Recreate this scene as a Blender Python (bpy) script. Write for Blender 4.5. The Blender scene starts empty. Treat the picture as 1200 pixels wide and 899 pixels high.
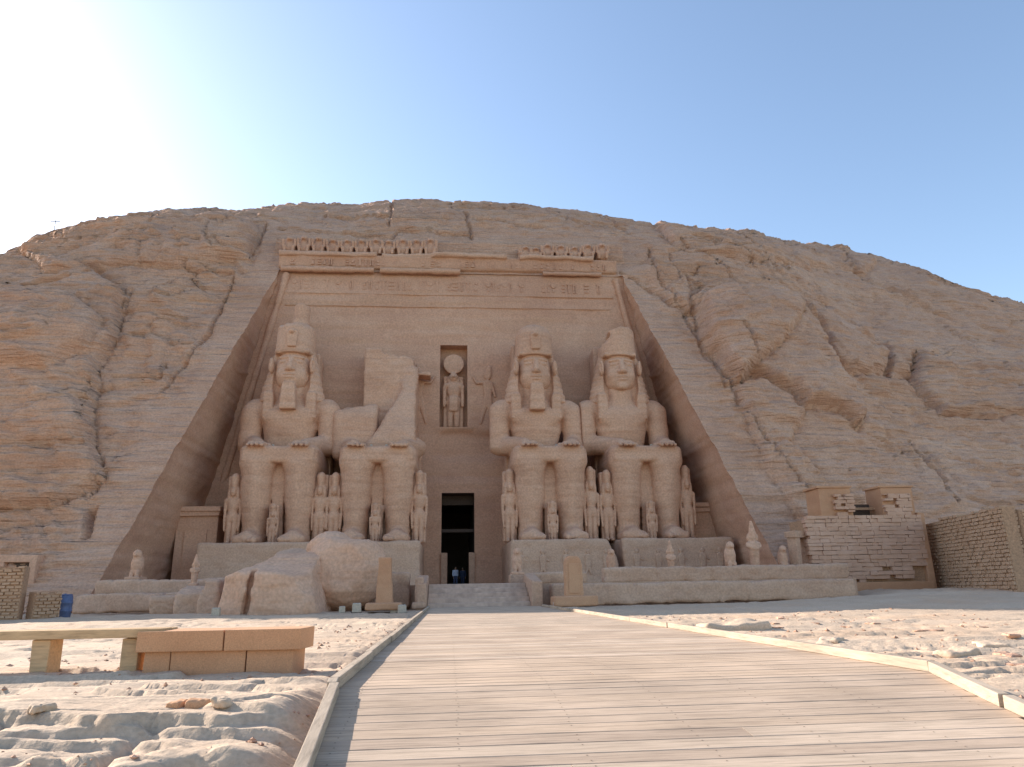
import bpy, bmesh, math, random
import numpy as np
from mathutils import Vector, Matrix
random.seed(7)
R = math.radians
scene = bpy.context.scene
COL = scene.collection

# ------------------------------------------------------------------ camera
F_PX, CX, CY = 850.0, 600.0, 449.5          # focal length and centre for a 1200 px wide picture
EYE = np.array([0.0, 0.0, 0.85])
PITCH = math.atan((691 - CY) / F_PX)
YAW = math.atan((600 - 522) / (F_PX / math.cos(PITCH)))
ROLL = R(1.0)
FW = np.array([math.sin(YAW) * math.cos(PITCH), math.cos(YAW) * math.cos(PITCH), math.sin(PITCH)])
_r0 = np.array([math.cos(YAW), -math.sin(YAW), 0.0])
_u0 = np.cross(_r0, FW)
RT = _r0 * math.cos(ROLL) - _u0 * math.sin(ROLL)
UP = _u0 * math.cos(ROLL) + _r0 * math.sin(ROLL)
cam_data = bpy.data.cameras.new('camera')
cam = bpy.data.objects.new('camera', cam_data)
COL.objects.link(cam)
cam_data.sensor_width = 36.0
cam_data.lens = F_PX / 1200 * 36
cam_data.clip_end = 3000
m = Matrix.Identity(4)
for i in range(3):
    m[i][0], m[i][1], m[i][2], m[i][3] = RT[i], UP[i], -FW[i], EYE[i]
cam.matrix_world = m
scene.camera = cam

# ------------------------------------------------------------------ light
SUN_EL, SUN_AZ = 24.5, -53.0               # degrees; azimuth from +Y, negative = to the left
world = bpy.data.worlds.new('World'); scene.world = world
world.use_nodes = True
wn = world.node_tree.nodes; wl = world.node_tree.links
bg = wn['Background']
sky = wn.new('ShaderNodeTexSky'); sky.sky_type = 'NISHITA'
sky.sun_disc = False
sky.sun_elevation = R(SUN_EL); sky.sun_rotation = R(SUN_AZ)
sky.altitude = 200; sky.air_density = 1.0; sky.dust_density = .8; sky.ozone_density = 0.6
wl.new(sky.outputs['Color'], bg.inputs['Color'])
bg.inputs['Strength'].default_value = 0.12
sun_data = bpy.data.lights.new('sun', 'SUN'); sun_data.energy = 4.1; sun_data.angle = R(0.5)
sun_data.color = (1.0, 0.93, 0.84)
sun = bpy.data.objects.new('sun', sun_data); COL.objects.link(sun)
sd = Vector((math.sin(R(SUN_AZ)) * math.cos(R(SUN_EL)), math.cos(R(SUN_AZ)) * math.cos(R(SUN_EL)), math.sin(R(SUN_EL))))
sun.rotation_euler = sd.to_track_quat('Z', 'Y').to_euler()
sun.location = (-40, 40, 60)
vs = scene.view_settings
vs.view_transform = 'Standard'; vs.look = 'None'; vs.gamma = 1.0; vs.use_curve_mapping = False
vs.exposure = 1.3
scene.render.engine = 'CYCLES'
scene.cycles.max_bounces = 6; scene.cycles.diffuse_bounces = 4

# ------------------------------------------------------------------ projections used to measure the photograph
def ray(x, y): return FW * F_PX + RT * (x - CX) - UP * (y - CY)
def atY(x, y, Y):
    d = ray(x, y); return EYE + d * (Y / d[1])
def atZ(x, y, z):
    d = ray(x, y); return EYE + d * ((z - EYE[2]) / d[2])
def proj(P):
    v = P - EYE; w = np.maximum(v @ FW, 0.1)
    return CX + F_PX * (v @ RT) / w, CY - F_PX * (v @ UP) / w

# ------------------------------------------------------------------ noise
def _hash(ix, iy, iz, seed):
    h = (ix.astype(np.int64) * 374761393 + iy.astype(np.int64) * 668265263 + iz.astype(np.int64) * 2147483647 + seed * 974711) & 0xFFFFFFFF
    h = ((h ^ (h >> 13)) * 1274126177) & 0xFFFFFFFF
    h = ((h ^ (h >> 15)) * 2246822519) & 0xFFFFFFFF
    h = h ^ (h >> 16)
    return (h & 0xFFFFFF) / float(0xFFFFFF) * 2 - 1
def vnoise(x, y, z, seed=0):
    x, y, z = np.broadcast_arrays(np.asarray(x, float), np.asarray(y, float), np.asarray(z, float))
    ix, iy, iz = np.floor(x), np.floor(y), np.floor(z)
    fx, fy, fz = x - ix, y - iy, z - iz
    fx, fy, fz = [t * t * t * (t * (t * 6 - 15) + 10) for t in (fx, fy, fz)]
    r = 0
    for dx in (0, 1):
        wx = fx if dx else 1 - fx
        for dy in (0, 1):
            wy = fy if dy else 1 - fy
            for dz in (0, 1):
                wz = fz if dz else 1 - fz
                r = r + wx * wy * wz * _hash(ix + dx, iy + dy, iz + dz, seed)
    return r
def fbm(x, y, z, octv=4, seed=0, gain=.5, lac=2.03):
    a, r, t = 1.0, 0, 0
    for o in range(octv):
        r = r + a * vnoise(x * lac ** o + o * 3.7, y * lac ** o + o * 1.3, z * lac ** o + o * 7.1, seed + o); t += a; a *= gain
    return r / t
def sstep(a, b, x):
    t = np.clip((x - a) / (b - a), 0, 1); return t * t * (3 - 2 * t)

# ------------------------------------------------------------------ object helpers
def mesh_np(name, V, Fq, mat=None, smooth=True):
    me = bpy.data.meshes.new(name)
    V = np.asarray(V, dtype=np.float32); Fq = np.asarray(Fq, dtype=np.int32)
    k = Fq.shape[1]
    me.vertices.add(len(V)); me.vertices.foreach_set('co', V.ravel())
    me.loops.add(Fq.size); me.loops.foreach_set('vertex_index', Fq.ravel())
    me.polygons.add(len(Fq))
    me.polygons.foreach_set('loop_start', np.arange(0, Fq.size, k, dtype=np.int32))
    me.polygons.foreach_set('use_smooth', np.full(len(Fq), smooth))
    me.update(calc_edges=True); me.validate()
    if mat: me.materials.append(mat)
    return me
def link(name, me, parent=None, loc=None):
    o = bpy.data.objects.new(name, me); COL.objects.link(o)
    if parent: o.parent = parent
    if loc is not None: o.location = loc
    return o
def tag(o, label, cat, group=None):
    o['label'] = label; o['category'] = cat; o['kind'] = 'thing'
    if group: o['group'] = group
    return o
def thing(name, label, cat, loc=(0, 0, 0), rz=0, group=None):
    o = bpy.data.objects.new(name, None); COL.objects.link(o)
    o.location = loc; o.rotation_euler = (0, 0, rz); o.empty_display_size = .3
    return tag(o, label, cat, group)
def structure(o): o['kind'] = 'structure'; return o
def copy_tree(o, parent=None):
    c = o.copy(); COL.objects.link(c)
    if parent: c.parent = parent
    for ch in list(o.children): copy_tree(ch, c)
    return c
class MB:
    """collects boxes, tubes and lathes into ONE mesh"""
    def __init__(s): s.b = bmesh.new()
    def box(s, c, d, rz=0, rx=0, ry=0, taper=1.0, jit=0, bev=0):
        M = Matrix.Translation(c) @ Matrix.Rotation(rz, 4, 'Z') @ Matrix.Rotation(rx, 4, 'X') @ Matrix.Rotation(ry, 4, 'Y')
        vs_ = []
        for z in (-.5, .5):
            k = 1 if z < 0 else taper
            for x, y in ((-.5, -.5), (.5, -.5), (.5, .5), (-.5, .5)):
                p = Vector((x * d[0] * k, y * d[1] * k, z * d[2]))
                if jit: p += Vector((random.uniform(-jit, jit), random.uniform(-jit, jit), random.uniform(-jit, jit)))
                vs_.append(s.b.verts.new(M @ p))
        fs = [s.b.faces.new([vs_[i] for i in q]) for q in ((3, 2, 1, 0), (4, 5, 6, 7), (0, 1, 5, 4), (1, 2, 6, 5), (2, 3, 7, 6), (3, 0, 4, 7))]
        if bev:
            es = list({e for f in fs for e in f.edges})
            bmesh.ops.bevel(s.b, geom=es, offset=bev, segments=2, profile=.6, affect='EDGES')
        return s
    def tube(s, p, q, r0, r1=None, n=12):
        p, q = Vector(p), Vector(q); r1 = r0 if r1 is None else r1
        Q = (q - p).to_track_quat('Z', 'Y'); rings = []
        for c, r in ((p, r0), (q, r1)):
            rings.append([s.b.verts.new(c + Q @ Vector((math.cos(2 * math.pi * k / n) * r, math.sin(2 * math.pi * k / n) * r, 0))) for k in range(n)])
        for k in range(n):
            f = s.b.faces.new((rings[0][k], rings[0][(k + 1) % n], rings[1][(k + 1) % n], rings[1][k])); f.smooth = True
        s.b.faces.new(rings[0][::-1]); s.b.faces.new(rings[1]); return s
    def lathe(s, prof, c=(0, 0, 0), n=24):
        rings = [[s.b.verts.new((c[0] + math.cos(2 * math.pi * k / n) * r, c[1] + math.sin(2 * math.pi * k / n) * r, c[2] + z)) for k in range(n)] for r, z in prof]
        for a, b in zip(rings, rings[1:]):
            for k in range(n):
                f = s.b.faces.new((a[k], a[(k + 1) % n], b[(k + 1) % n], b[k])); f.smooth = True
        s.b.faces.new(rings[0][::-1]); s.b.faces.new(rings[-1]); return s
    def build(s, name, mat, parent=None, loc=None):
        bmesh.ops.recalc_face_normals(s.b, faces=s.b.faces)
        me = bpy.data.meshes.new(name); s.b.to_mesh(me); s.b.free()
        me.materials.append(mat)
        return link(name, me, parent, loc)

# ------------------------------------------------------------------ carved solids: signed distances turned into a mesh
def sdf_mesh(name, fn, lo, hi, h, mat):
    lo = np.array(lo, float); hi = np.array(hi, float)
    n = np.ceil((hi - lo) / h).astype(int) + 1
    ax = [lo[i] + h * np.arange(n[i]) for i in range(3)]
    X, Y, Z = np.meshgrid(*ax, indexing='ij')
    D = fn(X, Y, Z).astype(np.float64)
    D[0], D[-1] = 1, 1; D[:, 0], D[:, -1] = 1, 1; D[:, :, 0], D[:, :, -1] = 1, 1
    D[D == 0] = 1e-9
    c = [D[i:n[0] - 1 + i, j:n[1] - 1 + j, k:n[2] - 1 + k] for i in (0, 1) for j in (0, 1) for k in (0, 1)]
    S = sum((a < 0).astype(np.int8) for a in c)
    act = (S > 0) & (S < 8)
    idx = -np.ones(act.shape, int); I = np.argwhere(act); idx[act] = np.arange(len(I))
    corners = [(i, j, k) for i in (0, 1) for j in (0, 1) for k in (0, 1)]
    vals = np.stack([a[act] for a in c], 1)
    acc = np.zeros((len(I), 3)); cnt = np.zeros(len(I))
    for a in range(8):
        for b in range(a + 1, 8):
            d = np.abs(np.subtract(corners[a], corners[b]))
            if d.sum() != 1: continue
            va, vb = vals[:, a], vals[:, b]
            cr = (va < 0) != (vb < 0)
            t = np.where(cr, va / np.where(cr, va - vb, 1), 0)
            p = np.array(corners[a]) + t[:, None] * (np.array(corners[b]) - np.array(corners[a]))
            acc += p * cr[:, None]; cnt += cr
    V = lo + (I + acc / cnt[:, None]) * h
    quads = []
    for axs in range(3):
        o1, o2 = [(1, 2), (2, 0), (0, 1)][axs]
        sl0 = [slice(1, -1)] * 3; sl0[axs] = slice(0, -1)
        sl1 = list(sl0); sl1[axs] = slice(1, None)
        A, B = D[tuple(sl0)], D[tuple(sl1)]
        for sgn in (0, 1):
            cr = ((A < 0) & (B >= 0)) if sgn == 0 else ((A >= 0) & (B < 0))
            P = np.argwhere(cr)
            if not len(P): continue
            P = P + np.array([0 if k == axs else 1 for k in range(3)])
            def cell(d1, d2):
                Q = P.copy(); Q[:, o1] -= d1; Q[:, o2] -= d2
                return idx[Q[:, 0], Q[:, 1], Q[:, 2]]
            q = np.stack([cell(1, 1), cell(0, 1), cell(0, 0), cell(1, 0)], 1)
            quads.append(q if sgn == 0 else q[:, ::-1])
    return mesh_np(name, V, np.concatenate(quads), mat, True)
def smin(a, b, k):
    h = np.clip(.5 + .5 * (b - a) / k, 0, 1)
    return b * (1 - h) + a * h - k * h * (1 - h)
def smax(a, b, k): return -smin(-a, -b, k)
def ell(x, y, z, c, r):
    a, b, d = (x - c[0]) / r[0], (y - c[1]) / r[1], (z - c[2]) / r[2]
    k0 = np.sqrt(a * a + b * b + d * d) + 1e-9
    k1 = np.sqrt((a / r[0]) ** 2 + (b / r[1]) ** 2 + (d / r[2]) ** 2) + 1e-9
    return k0 * (k0 - 1) / k1
def cap(x, y, z, a, b, ra, rb):
    a = np.array(a, float); d = np.array(b, float) - a
    t = np.clip(((x - a[0]) * d[0] + (y - a[1]) * d[1] + (z - a[2]) * d[2]) / (d @ d), 0, 1)
    return np.sqrt((x - a[0] - t * d[0]) ** 2 + (y - a[1] - t * d[1]) ** 2 + (z - a[2] - t * d[2]) ** 2) - (ra + (rb - ra) * t)
def rbox(x, y, z, c, h, r=.05):
    qx, qy, qz = np.abs(x - c[0]) - h[0] + r, np.abs(y - c[1]) - h[1] + r, np.abs(z - c[2]) - h[2] + r
    return np.sqrt(np.maximum(qx, 0) ** 2 + np.maximum(qy, 0) ** 2 + np.maximum(qz, 0) ** 2) + np.minimum(np.maximum(qx, np.maximum(qy, qz)), 0) - r

# ------------------------------------------------------------------ materials
def ramp(nt, stops):
    n = nt.nodes.new('ShaderNodeValToRGB'); e = n.color_ramp.elements
    while len(e) < len(stops): e.new(.5)
    for k, (p, c) in enumerate(stops):
        e[k].position = p; e[k].color = (*c, 1) if not isinstance(c, (int, float)) else (c, c, c, 1)
    return n
def stone(name, c0, c1, c2, scale=1.0, strata=.5, bump=.6, rough=.92, grain=1.0, stain=(.5, .3, .16), stain_amt=.25, bdist=.12, tilt=.05):
    """sandstone: bedding bands, blotches and iron stains in the colour; bedding, pits and grain in the bump"""
    mt = bpy.data.materials.new(name); mt.use_nodes = True
    nt = mt.node_tree; N, L = nt.nodes, nt.links
    b = N['Principled BSDF']; b.inputs['Roughness'].default_value = rough
    b.inputs['Specular IOR Level'].default_value = .15
    g = N.new('ShaderNodeNewGeometry')
    def noise(vec, sc, det, dist=0, rgh=.55):
        n = N.new('ShaderNodeTexNoise'); n.inputs['Scale'].default_value = sc; n.inputs['Detail'].default_value = det
        n.inputs['Roughness'].default_value = rgh; n.inputs['Distortion'].default_value = dist
        L.new(vec, n.inputs['Vector']); return n.outputs['Fac']
    def math_(op, a, bb):
        n = N.new('ShaderNodeMath'); n.operation = op
        for k, v in enumerate((a, bb)):
            if isinstance(v, (int, float)): n.inputs[k].default_value = v
            else: L.new(v, n.inputs[k])
        return n.outputs[0]
    def mp(sx, sy, sz):
        n = N.new('ShaderNodeMapping'); n.inputs['Scale'].default_value = (sx * scale, sy * scale, sz * scale)
        n.inputs['Rotation'].default_value = (0, tilt, 0)
        L.new(g.outputs['Position'], n.inputs['Vector']); return n.outputs['Vector']
    vi = mp(1, 1, 1); vb = mp(.06, .06, 1.0); vb2 = mp(.25, .25, 3.2)
    big = noise(vi, .16, 6, .6); mid = noise(vi, .9, 7, .3); fine = noise(vi, 7 * grain, 8); bed = noise(vb, .75, 6, .4, .65); bed2 = noise(vb2, 1.0, 5, .3)
    rp = ramp(nt, [(.30, c0), (.5, c1), (.72, c2)])
    f = math_('ADD', math_('MULTIPLY', big, .45), math_('ADD', math_('MULTIPLY', mid, .25), math_('MULTIPLY', bed, .30)))
    L.new(f, rp.inputs['Fac'])
    mx = N.new('ShaderNodeMix'); mx.data_type = 'RGBA'
    L.new(rp.outputs['Color'], mx.inputs['A']); mx.inputs['B'].default_value = (*stain, 1)
    sr = ramp(nt, [(.52, 0.0), (.72, 1.0)]); L.new(noise(vb2, .35, 5, 1.2), sr.inputs['Fac'])
    L.new(math_('MULTIPLY', sr.outputs['Color'], stain_amt), mx.inputs['Factor'])
    mg = N.new('ShaderNodeMix'); mg.data_type = 'RGBA'; mg.blend_type = 'MULTIPLY'
    gr = ramp(nt, [(.25, .78), (.75, 1.16)]); L.new(fine, gr.inputs['Fac'])
    mg.inputs['Factor'].default_value = 1
    L.new(mx.outputs['Result'], mg.inputs['A']); L.new(gr.outputs['Color'], mg.inputs['B'])
    L.new(mg.outputs['Result'], b.inputs['Base Color'])
    hgt = math_('ADD', math_('MULTIPLY', bed2, strata), math_('ADD', math_('MULTIPLY', mid, .5), math_('MULTIPLY', fine, .22)))
    bp = N.new('ShaderNodeBump'); bp.inputs['Strength'].default_value = bump; bp.inputs['Distance'].default_value = bdist
    L.new(hgt, bp.inputs['Height']); L.new(bp.outputs['Normal'], b.inputs['Normal'])
    return mt
def plain(name, c, rough=.8, metal=0, nscale=12, amt=.25, bump=.15):
    mt = bpy.data.materials.new(name); mt.use_nodes = True
    nt = mt.node_tree; N, L = nt.nodes, nt.links; b = N['Principled BSDF']
    b.inputs['Roughness'].default_value = rough; b.inputs['Metallic'].default_value = metal
    tc = N.new('ShaderNodeTexCoord'); n = N.new('ShaderNodeTexNoise'); n.inputs['Scale'].default_value = nscale; n.inputs['Detail'].default_value = 6
    L.new(tc.outputs['Object'], n.inputs['Vector'])
    rp = ramp(nt, [(.3, tuple(v * (1 - amt) for v in c)), (.7, tuple(min(1, v * (1 + amt)) for v in c))])
    L.new(n.outputs['Fac'], rp.inputs['Fac']); L.new(rp.outputs['Color'], b.inputs['Base Color'])
    bp = N.new('ShaderNodeBump'); bp.inputs['Strength'].default_value = bump; bp.inputs['Distance'].default_value = .02
    L.new(n.outputs['Fac'], bp.inputs['Height']); L.new(bp.outputs['Normal'], b.inputs['Normal'])
    return mt
M_CLIFF = stone('cliff sandstone', (.45, .255, .17), (.58, .35, .24), (.67, .44, .315), 1, 1.8, 1.0, bdist=.25, stain=(.52, .28, .14), stain_amt=.35)
M_WALL = stone('carved sandstone wall', (.47, .26, .175), (.57, .335, .225), (.65, .41, .285), 1, 1.1, .45, bdist=.08, stain_amt=.2)
M_STAT = stone('statue sandstone', (.49, .28, .185), (.605, .365, .245), (.68, .445, .315), 1.0, 1.9, .6, bdist=.06, stain=(.38, .20, .12), stain_amt=.35)
M_PED = stone('pedestal sandstone', (.44, .265, .18), (.54, .35, .245), (.63, .43, .31), 1.3, .8, .6, bdist=.08, stain_amt=.12)
M_GROUND = stone('bleached sandstone ground', (.46, .325, .225), (.54, .40, .285), (.60, .465, .35), 1.6, .5, .9, bdist=.04, stain=(.62, .36, .20), stain_amt=.35, grain=2)
M_RED = stone('reddish dressed stone', (.44, .23, .13), (.53, .295, .175), (.60, .365, .22), 2.5, .3, .3, bdist=.03, stain_amt=.1, grain=2)
M_BRICK = stone('mud brick', (.38, .225, .145), (.47, .305, .20), (.57, .385, .265), 3, .2, .6, bdist=.03, stain_amt=.1, grain=2)
M_DARK = plain('interior shade and dark bracket', (.10, .07, .055), .95)  # shade of the openings painted into the colour; also the lamp brackets
M_MORTAR = plain('brown mortar', (.40, .24, .145), .95)
M_LAMP = plain('white painted metal', (.47, .38, .29), .6, amt=.15)
# ================================================================== the hill, with the temple recess cut into it
HF, YB, YT = 31.45, 49.5, 67.2              # height of the recess, cliff foot, cliff at the recess top
XC, HB, HT = .3, 23.2, 17.1                 # recess axis, half width at the ground and at the top
def half_w(z): return HB + (HT - HB) * np.clip(z, 0, HF) / HF
SKY_PX = np.array([-260, -120, 0, 40, 90, 150, 215, 280, 340, 400, 460, 540, 600, 650, 700, 760, 830, 900, 960, 985, 1030, 1050, 1090, 1130, 1145, 1170, 1200, 1320, 1460])
SKY_PY = np.array([470, 372, 308, 280, 266, 252, 243, 238, 236, 237, 236, 237, 238, 243, 252, 262, 270, 280, 288, 289, 301, 313, 331, 346, 352, 357, 370, 425, 480])
xin = np.linspace(-1, 1, 215)
def side(n, w, g): # growing steps away from the recess
    t = np.linspace(0, 1, n + 1)[1:]; return w * (t * (1 - g) + g * t ** 3)
xl = side(215, 95, .62)[::-1]; xr = side(290, 115, .55)
NU = len(xl) + len(xin) + len(xr); i0, i1 = len(xl), len(xl) + len(xin) - 1
NA, NB, NC = 190, 150, 22
def x_at(zq):                                # column positions for rows at recess height zq
    h = half_w(zq)
    hx = h + .07 * vnoise(zq * .8, 0, 0, 5) + .05 * vnoise(zq * 2.7, 0, 0, 6)
    return np.concatenate([XC - hx - xl, XC + xin * hx, XC + hx + xr])
# upper profile: slope falls from steep to flat
s = np.linspace(0, 1, NB + 1)
phi = np.radians(61 - 9 * sstep(.0, .25, s) - 49 * np.clip((s - .12) / .88, 0, 1) ** 1.25)
dy = np.concatenate([[0], np.cumsum(np.cos((phi[1:] + phi[:-1]) / 2))]); dz = np.concatenate([[0], np.cumsum(np.sin((phi[1:] + phi[:-1]) / 2))])
WN = dy[-1] / dz[-1]; dyn = dy / dy[-1]; dzn = dz / dz[-1]
zA = np.linspace(0, 1, NA + 1)
XG = np.zeros((NA + NB + NC + 1, NU))
for r in range(XG.shape[0]): XG[r] = x_at(HF * min(1, zA[r] if r <= NA else 1))
def base_surface(T):
    X = XG; xt = X[NA]
    zh = np.minimum(HF, np.interp(T, [0, 20, 36, 60], [0, 13, HF, HF]))     # recess-top row sinks with the hill's ends
    Y = np.zeros_like(X); Z = np.zeros_like(X)
    for r in range(X.shape[0]):
        x = X[r]
        foot = YB + 6 * sstep(30, 70, x) + np.maximum(0, np.abs(x) - 62) ** 2 * .012
        run = (YT - YB) + 7.5 * sstep(27, 52, x) + 5 * sstep(-30, -60, x)
        if r <= NA:
            q = zA[r]; Z[r] = zh * q; Y[r] = foot + run * q * (zh / HF) 
        elif r <= NA + NB:
            k = r - NA; Z[r] = zh + (T - zh) * dzn[k]; Y[r] = foot + run * (zh / HF) + (T - zh) * WN * dyn[k]
        else:
            k = r - NA - NB; t = k / NC
            Z[r] = T - 12 * t * t; Y[r] = foot + run * (zh / HF) + (T - zh) * WN + 110 * t * t + .8 * k
    return X, Y, Z
T = np.full(NU, 47.0)
for it in range(14):
    X, Y, Z = base_surface(T)
    px, py = proj(np.stack([X, Y, Z], -1))
    rmin = py.argmin(0); cpx = px[rmin, np.arange(NU)]; cpy = py[rmin, np.arange(NU)]
    tgt = np.interp(cpx, SKY_PX, SKY_PY)
    dist = Y[rmin, np.arange(NU)]
    T = T + .7 * np.clip((cpy - tgt) * dist / F_PX * 1.15, -4, 4)
    T = np.clip(T, 12, 60)
    k = np.ones(9) / 9; T = np.convolve(np.pad(T, 4, 'edge'), k, 'valid')
X, Y, Z = base_surface(T)
px, py = proj(np.stack([X, Y, Z], -1))
def poly_sd(pts, x, y):                      # signed distance to a polygon, positive inside
    d = np.full(x.shape, 1e9); ins = np.zeros(x.shape, bool); n = len(pts)
    for i in range(n):
        (ax, ay), (bx, by) = pts[i], pts[(i + 1) % n]
        t = np.clip(((x - ax) * (bx - ax) + (y - ay) * (by - ay)) / ((bx - ax) ** 2 + (by - ay) ** 2), 0, 1)
        d = np.minimum(d, np.hypot(x - ax - t * (bx - ax), y - ay - t * (by - ay)))
        c = ((ay > y) != (by > y)) & (x < (bx - ax) * (y - ay) / (by - ay + 1e-12) + ax)
        ins ^= c
    return np.where(ins, d, -d)
# measured coordinates of the surface, roughened so that outlines of ledges are not straight
qx = px + 7 * fbm(X * .35, Y * .35, Z * .35, 4, 71); qy = py + 5 * fbm(X * .35, Y * .35, Z * .35, 4, 72)
disp = np.zeros_like(X)
row = np.arange(XG.shape[0])[:, None] * np.ones_like(X)
def bulge(pts, amp, rnd, pw=.55):
    global disp
    d = poly_sd(pts, qx, qy); disp = disp - .2 * abs(amp) * sstep(-5, -1, d) * sstep(1.5, -1, d) * (amp > 0); disp = disp + 1.0 * amp * (.62 * np.clip(d / 5.0, 0, 1) ** .6 + .38 * np.clip(d / rnd, 0, 1) ** pw)
bulge([(808, 352), (835, 336), (880, 335), (925, 345), (950, 372), (972, 412), (1000, 455), (1018, 482), (1010, 496), (985, 478), (944, 476), (925, 455), (884, 436), (862, 449), (845, 432), (822, 392)], 2.1, 26)
bulge([(818, 358), (850, 344), (905, 350), (935, 372), (918, 404), (888, 428), (862, 449), (845, 430), (826, 392)], 1.3, 20)
bulge([(926, 352), (975, 362), (1015, 385), (1042, 415), (1040, 436), (1000, 436), (975, 418), (955, 385)], 1.7, 18)
bulge([(1036, 398), (1072, 412), (1070, 436), (1046, 442)], 1.0, 12)
bulge([(1076, 412), (1130, 420), (1230, 428), (1300, 470), (1230, 486), (1110, 486), (1095, 470), (1068, 440)], 1.5, 14)
bulge([(1110, 452), (1190, 450), (1192, 484), (1112, 485)], -.5, 10)
bulge([(760, 255), (800, 268), (860, 272), (930, 290), (985, 290), (1030, 305), (1010, 322), (930, 312), (860, 300), (790, 290)], 1.0, 14)
bulge([(735, 318), (762, 300), (800, 322), (815, 348), (806, 366), (775, 345)], 1.0, 14)
bulge([(856, 450), (890, 440), (945, 480), (930, 520), (1000, 600), (960, 640), (905, 560), (880, 500)], .9, 16)
bulge([(-300, 340), (40, 300), (110, 322), (148, 345), (138, 400), (112, 430), (108, 520), (118, 560), (60, 590), (-300, 600)], 1.5, 24)
bulge([(-300, 360), (20, 345), (95, 360), (125, 385), (108, 420), (60, 440), (-300, 430)], 1.2, 22)
bulge([(-300, 470), (40, 462), (96, 475), (112, 500), (90, 520), (-300, 530)], .8, 14)
bulge([(20, 290), (120, 262), (260, 248), (300, 262), (290, 300), (220, 315), (150, 312), (60, 330)], 1.1, 22)
bulge([(220, 318), (276, 318), (262, 370), (235, 430), (205, 470), (190, 430), (200, 360)], -.45, 10)
bulge([(96, 592), (112, 590), (106, 628), (96, 630)], -2.2, 6)          # the dark cavity beside the left buttress
bulge([(306, 262), (312, 262), (300, 306), (292, 308)], -.8, 3)
bulge([(742, 322), (756, 322), (870, 520), (915, 600), (900, 600), (840, 500)], -.25, 8)
# bedding ledges
wz = Z + .05 * X + 1.6 * fbm(X * .05, Y * .05, Z * .09, 3, 11)
amp_m = sstep(-.25, .45, fbm(X * .06, Y * .06, Z * .06, 3, 21))
for th, am, sd_ in ((3.4, .8, 31), (1.35, .55, 32), (.6, .27, 33)):
    b_ = wz / th + .5 * fbm(X * .12, Y * .12, Z * .5, 3, sd_)
    i_ = np.floor(b_); t = b_ - i_
    hb_ = _hash(i_, np.floor(X * .0), np.floor(X * .0), sd_) * .5 + .5
    disp = disp + am * (t ** 1.5 * sstep(1.0, .92, t) - .3) * (.3 + .9 * hb_) * (.25 + amp_m)
disp = disp + 1.3 * fbm(X * .07, Y * .07, Z * .07, 4, 41) + .35 * fbm(X * .25, Y * .3, Z * .75, 5, 42) + .16 * fbm(X * 1.1, Y * 1.1, Z * 2.2, 4, 43)
# exfoliation plates: terraces of a smooth field, with crisp broken rims
for f1, f3, am, K, sd_ in ((.055, .085, .42, 7, 81), (.13, .2, .17, 8, 82), (.33, .6, .075, 7, 83)):
    fld = fbm(X * f1 + .25 * Z * f1, Y * f1, Z * f3, 3, sd_) * K + .12 * fbm(X * .8, Y * .8, Z * 1.6, 3, sd_ + 5)
    fr_ = fld - np.floor(fld)
    disp = disp + am * (np.floor(fld) + sstep(.80, .97, fr_) - fld * .75)
# joints: narrow clefts running down the face and along the beds
n1 = np.abs(fbm(X * .11 + .05 * Z, Y * .02, Z * .045, 4, 51)); n2 = np.abs(fbm(X * .06, Y * .06, Z * .22, 4, 52))
gate = sstep(-.05, .25, fbm(X * .08, Y * .08, Z * .08, 2, 53))
disp = disp - .45 * sstep(.022, .004, n1) * gate - .45 * sstep(.020, .004, n2) * (.35 + gate)
# dressed stone round the recess stays flat
edge = np.abs(X - XC) - half_w(Z)
dress = sstep(.3, 5.5, edge + 1.6 * fbm(X * .1, Y * .1, Z * .14, 3, 61)) 
below = (Z < HF + 4.5)
upz = sstep(HF + 4.0, HF + 9.5, Z + 1.5 * fbm(X * .12, Y * .0, Z * .1, 3, 62))
k_ = np.where(Z <= HF + .01, dress, np.maximum(dress * sstep(15, 21, np.abs(X - XC)), upz * .8))
k_ = np.where(Z <= HF + .01, .05 + .95 * k_, np.clip(.07 + .93 * k_, 0, 1))
rough_small = .10 * fbm(X * .5, Y * .5, Z * 1.4, 4, 66) + .05 * fbm(X * 1.6, Y * 1.6, Z * 3, 3, 67)
disp = disp * k_ + rough_small * (1 - k_)
disp = disp * np.where(row > NA + NB, np.maximum(.15, 1 - (row - NA - NB) / 6), 1)
CRACKS = [[(311, 261), (303, 285), (293, 303)], [(220, 319), (275, 321), (267, 345), (246, 387), (215, 425), (188, 460)], [(131, 439), (188, 443), (193, 426)], [(157, 345), (136, 403), (107, 450), (100, 500)],
    [(0, 413), (57, 410)], [(199, 403), (225, 403)], [(204, 329), (178, 348)], [(459, 237), (457, 268)], [(545, 255), (553, 280)], [(326, 268), (459, 281), (470, 272), (553, 277)],
    [(728, 320), (800, 364), (844, 440), (912, 536), (944, 580)], [(760, 296), (772, 332), (812, 372)], [(920, 344), (932, 364)], [(956, 388), (976, 420)], [(1000, 392), (1040, 408), (1044, 440)],
    [(1068, 416), (1144, 424), (1196, 427), (1300, 436)], [(1160, 422), (1172, 440)], [(1108, 484), (1196, 484)], [(1020, 504), (1052, 516), (1100, 548), (1120, 588)], [(1068, 512), (1088, 536)],
    [(1128, 536), (1196, 556)], [(1000, 320), (1120, 372)], [(860, 400), (880, 428)], [(792, 264), (848, 280)], [(980, 290), (1010, 330), (1060, 345)], [(30, 530), (100, 522)], [(60, 588), (108, 575), (118, 540)], [(20, 350), (110, 330)], [(240, 262), (300, 262)],
    [(600, 245), (680, 262), (735, 268)], [(380, 252), (455, 256)], [(560, 262), (640, 268)]]
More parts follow.
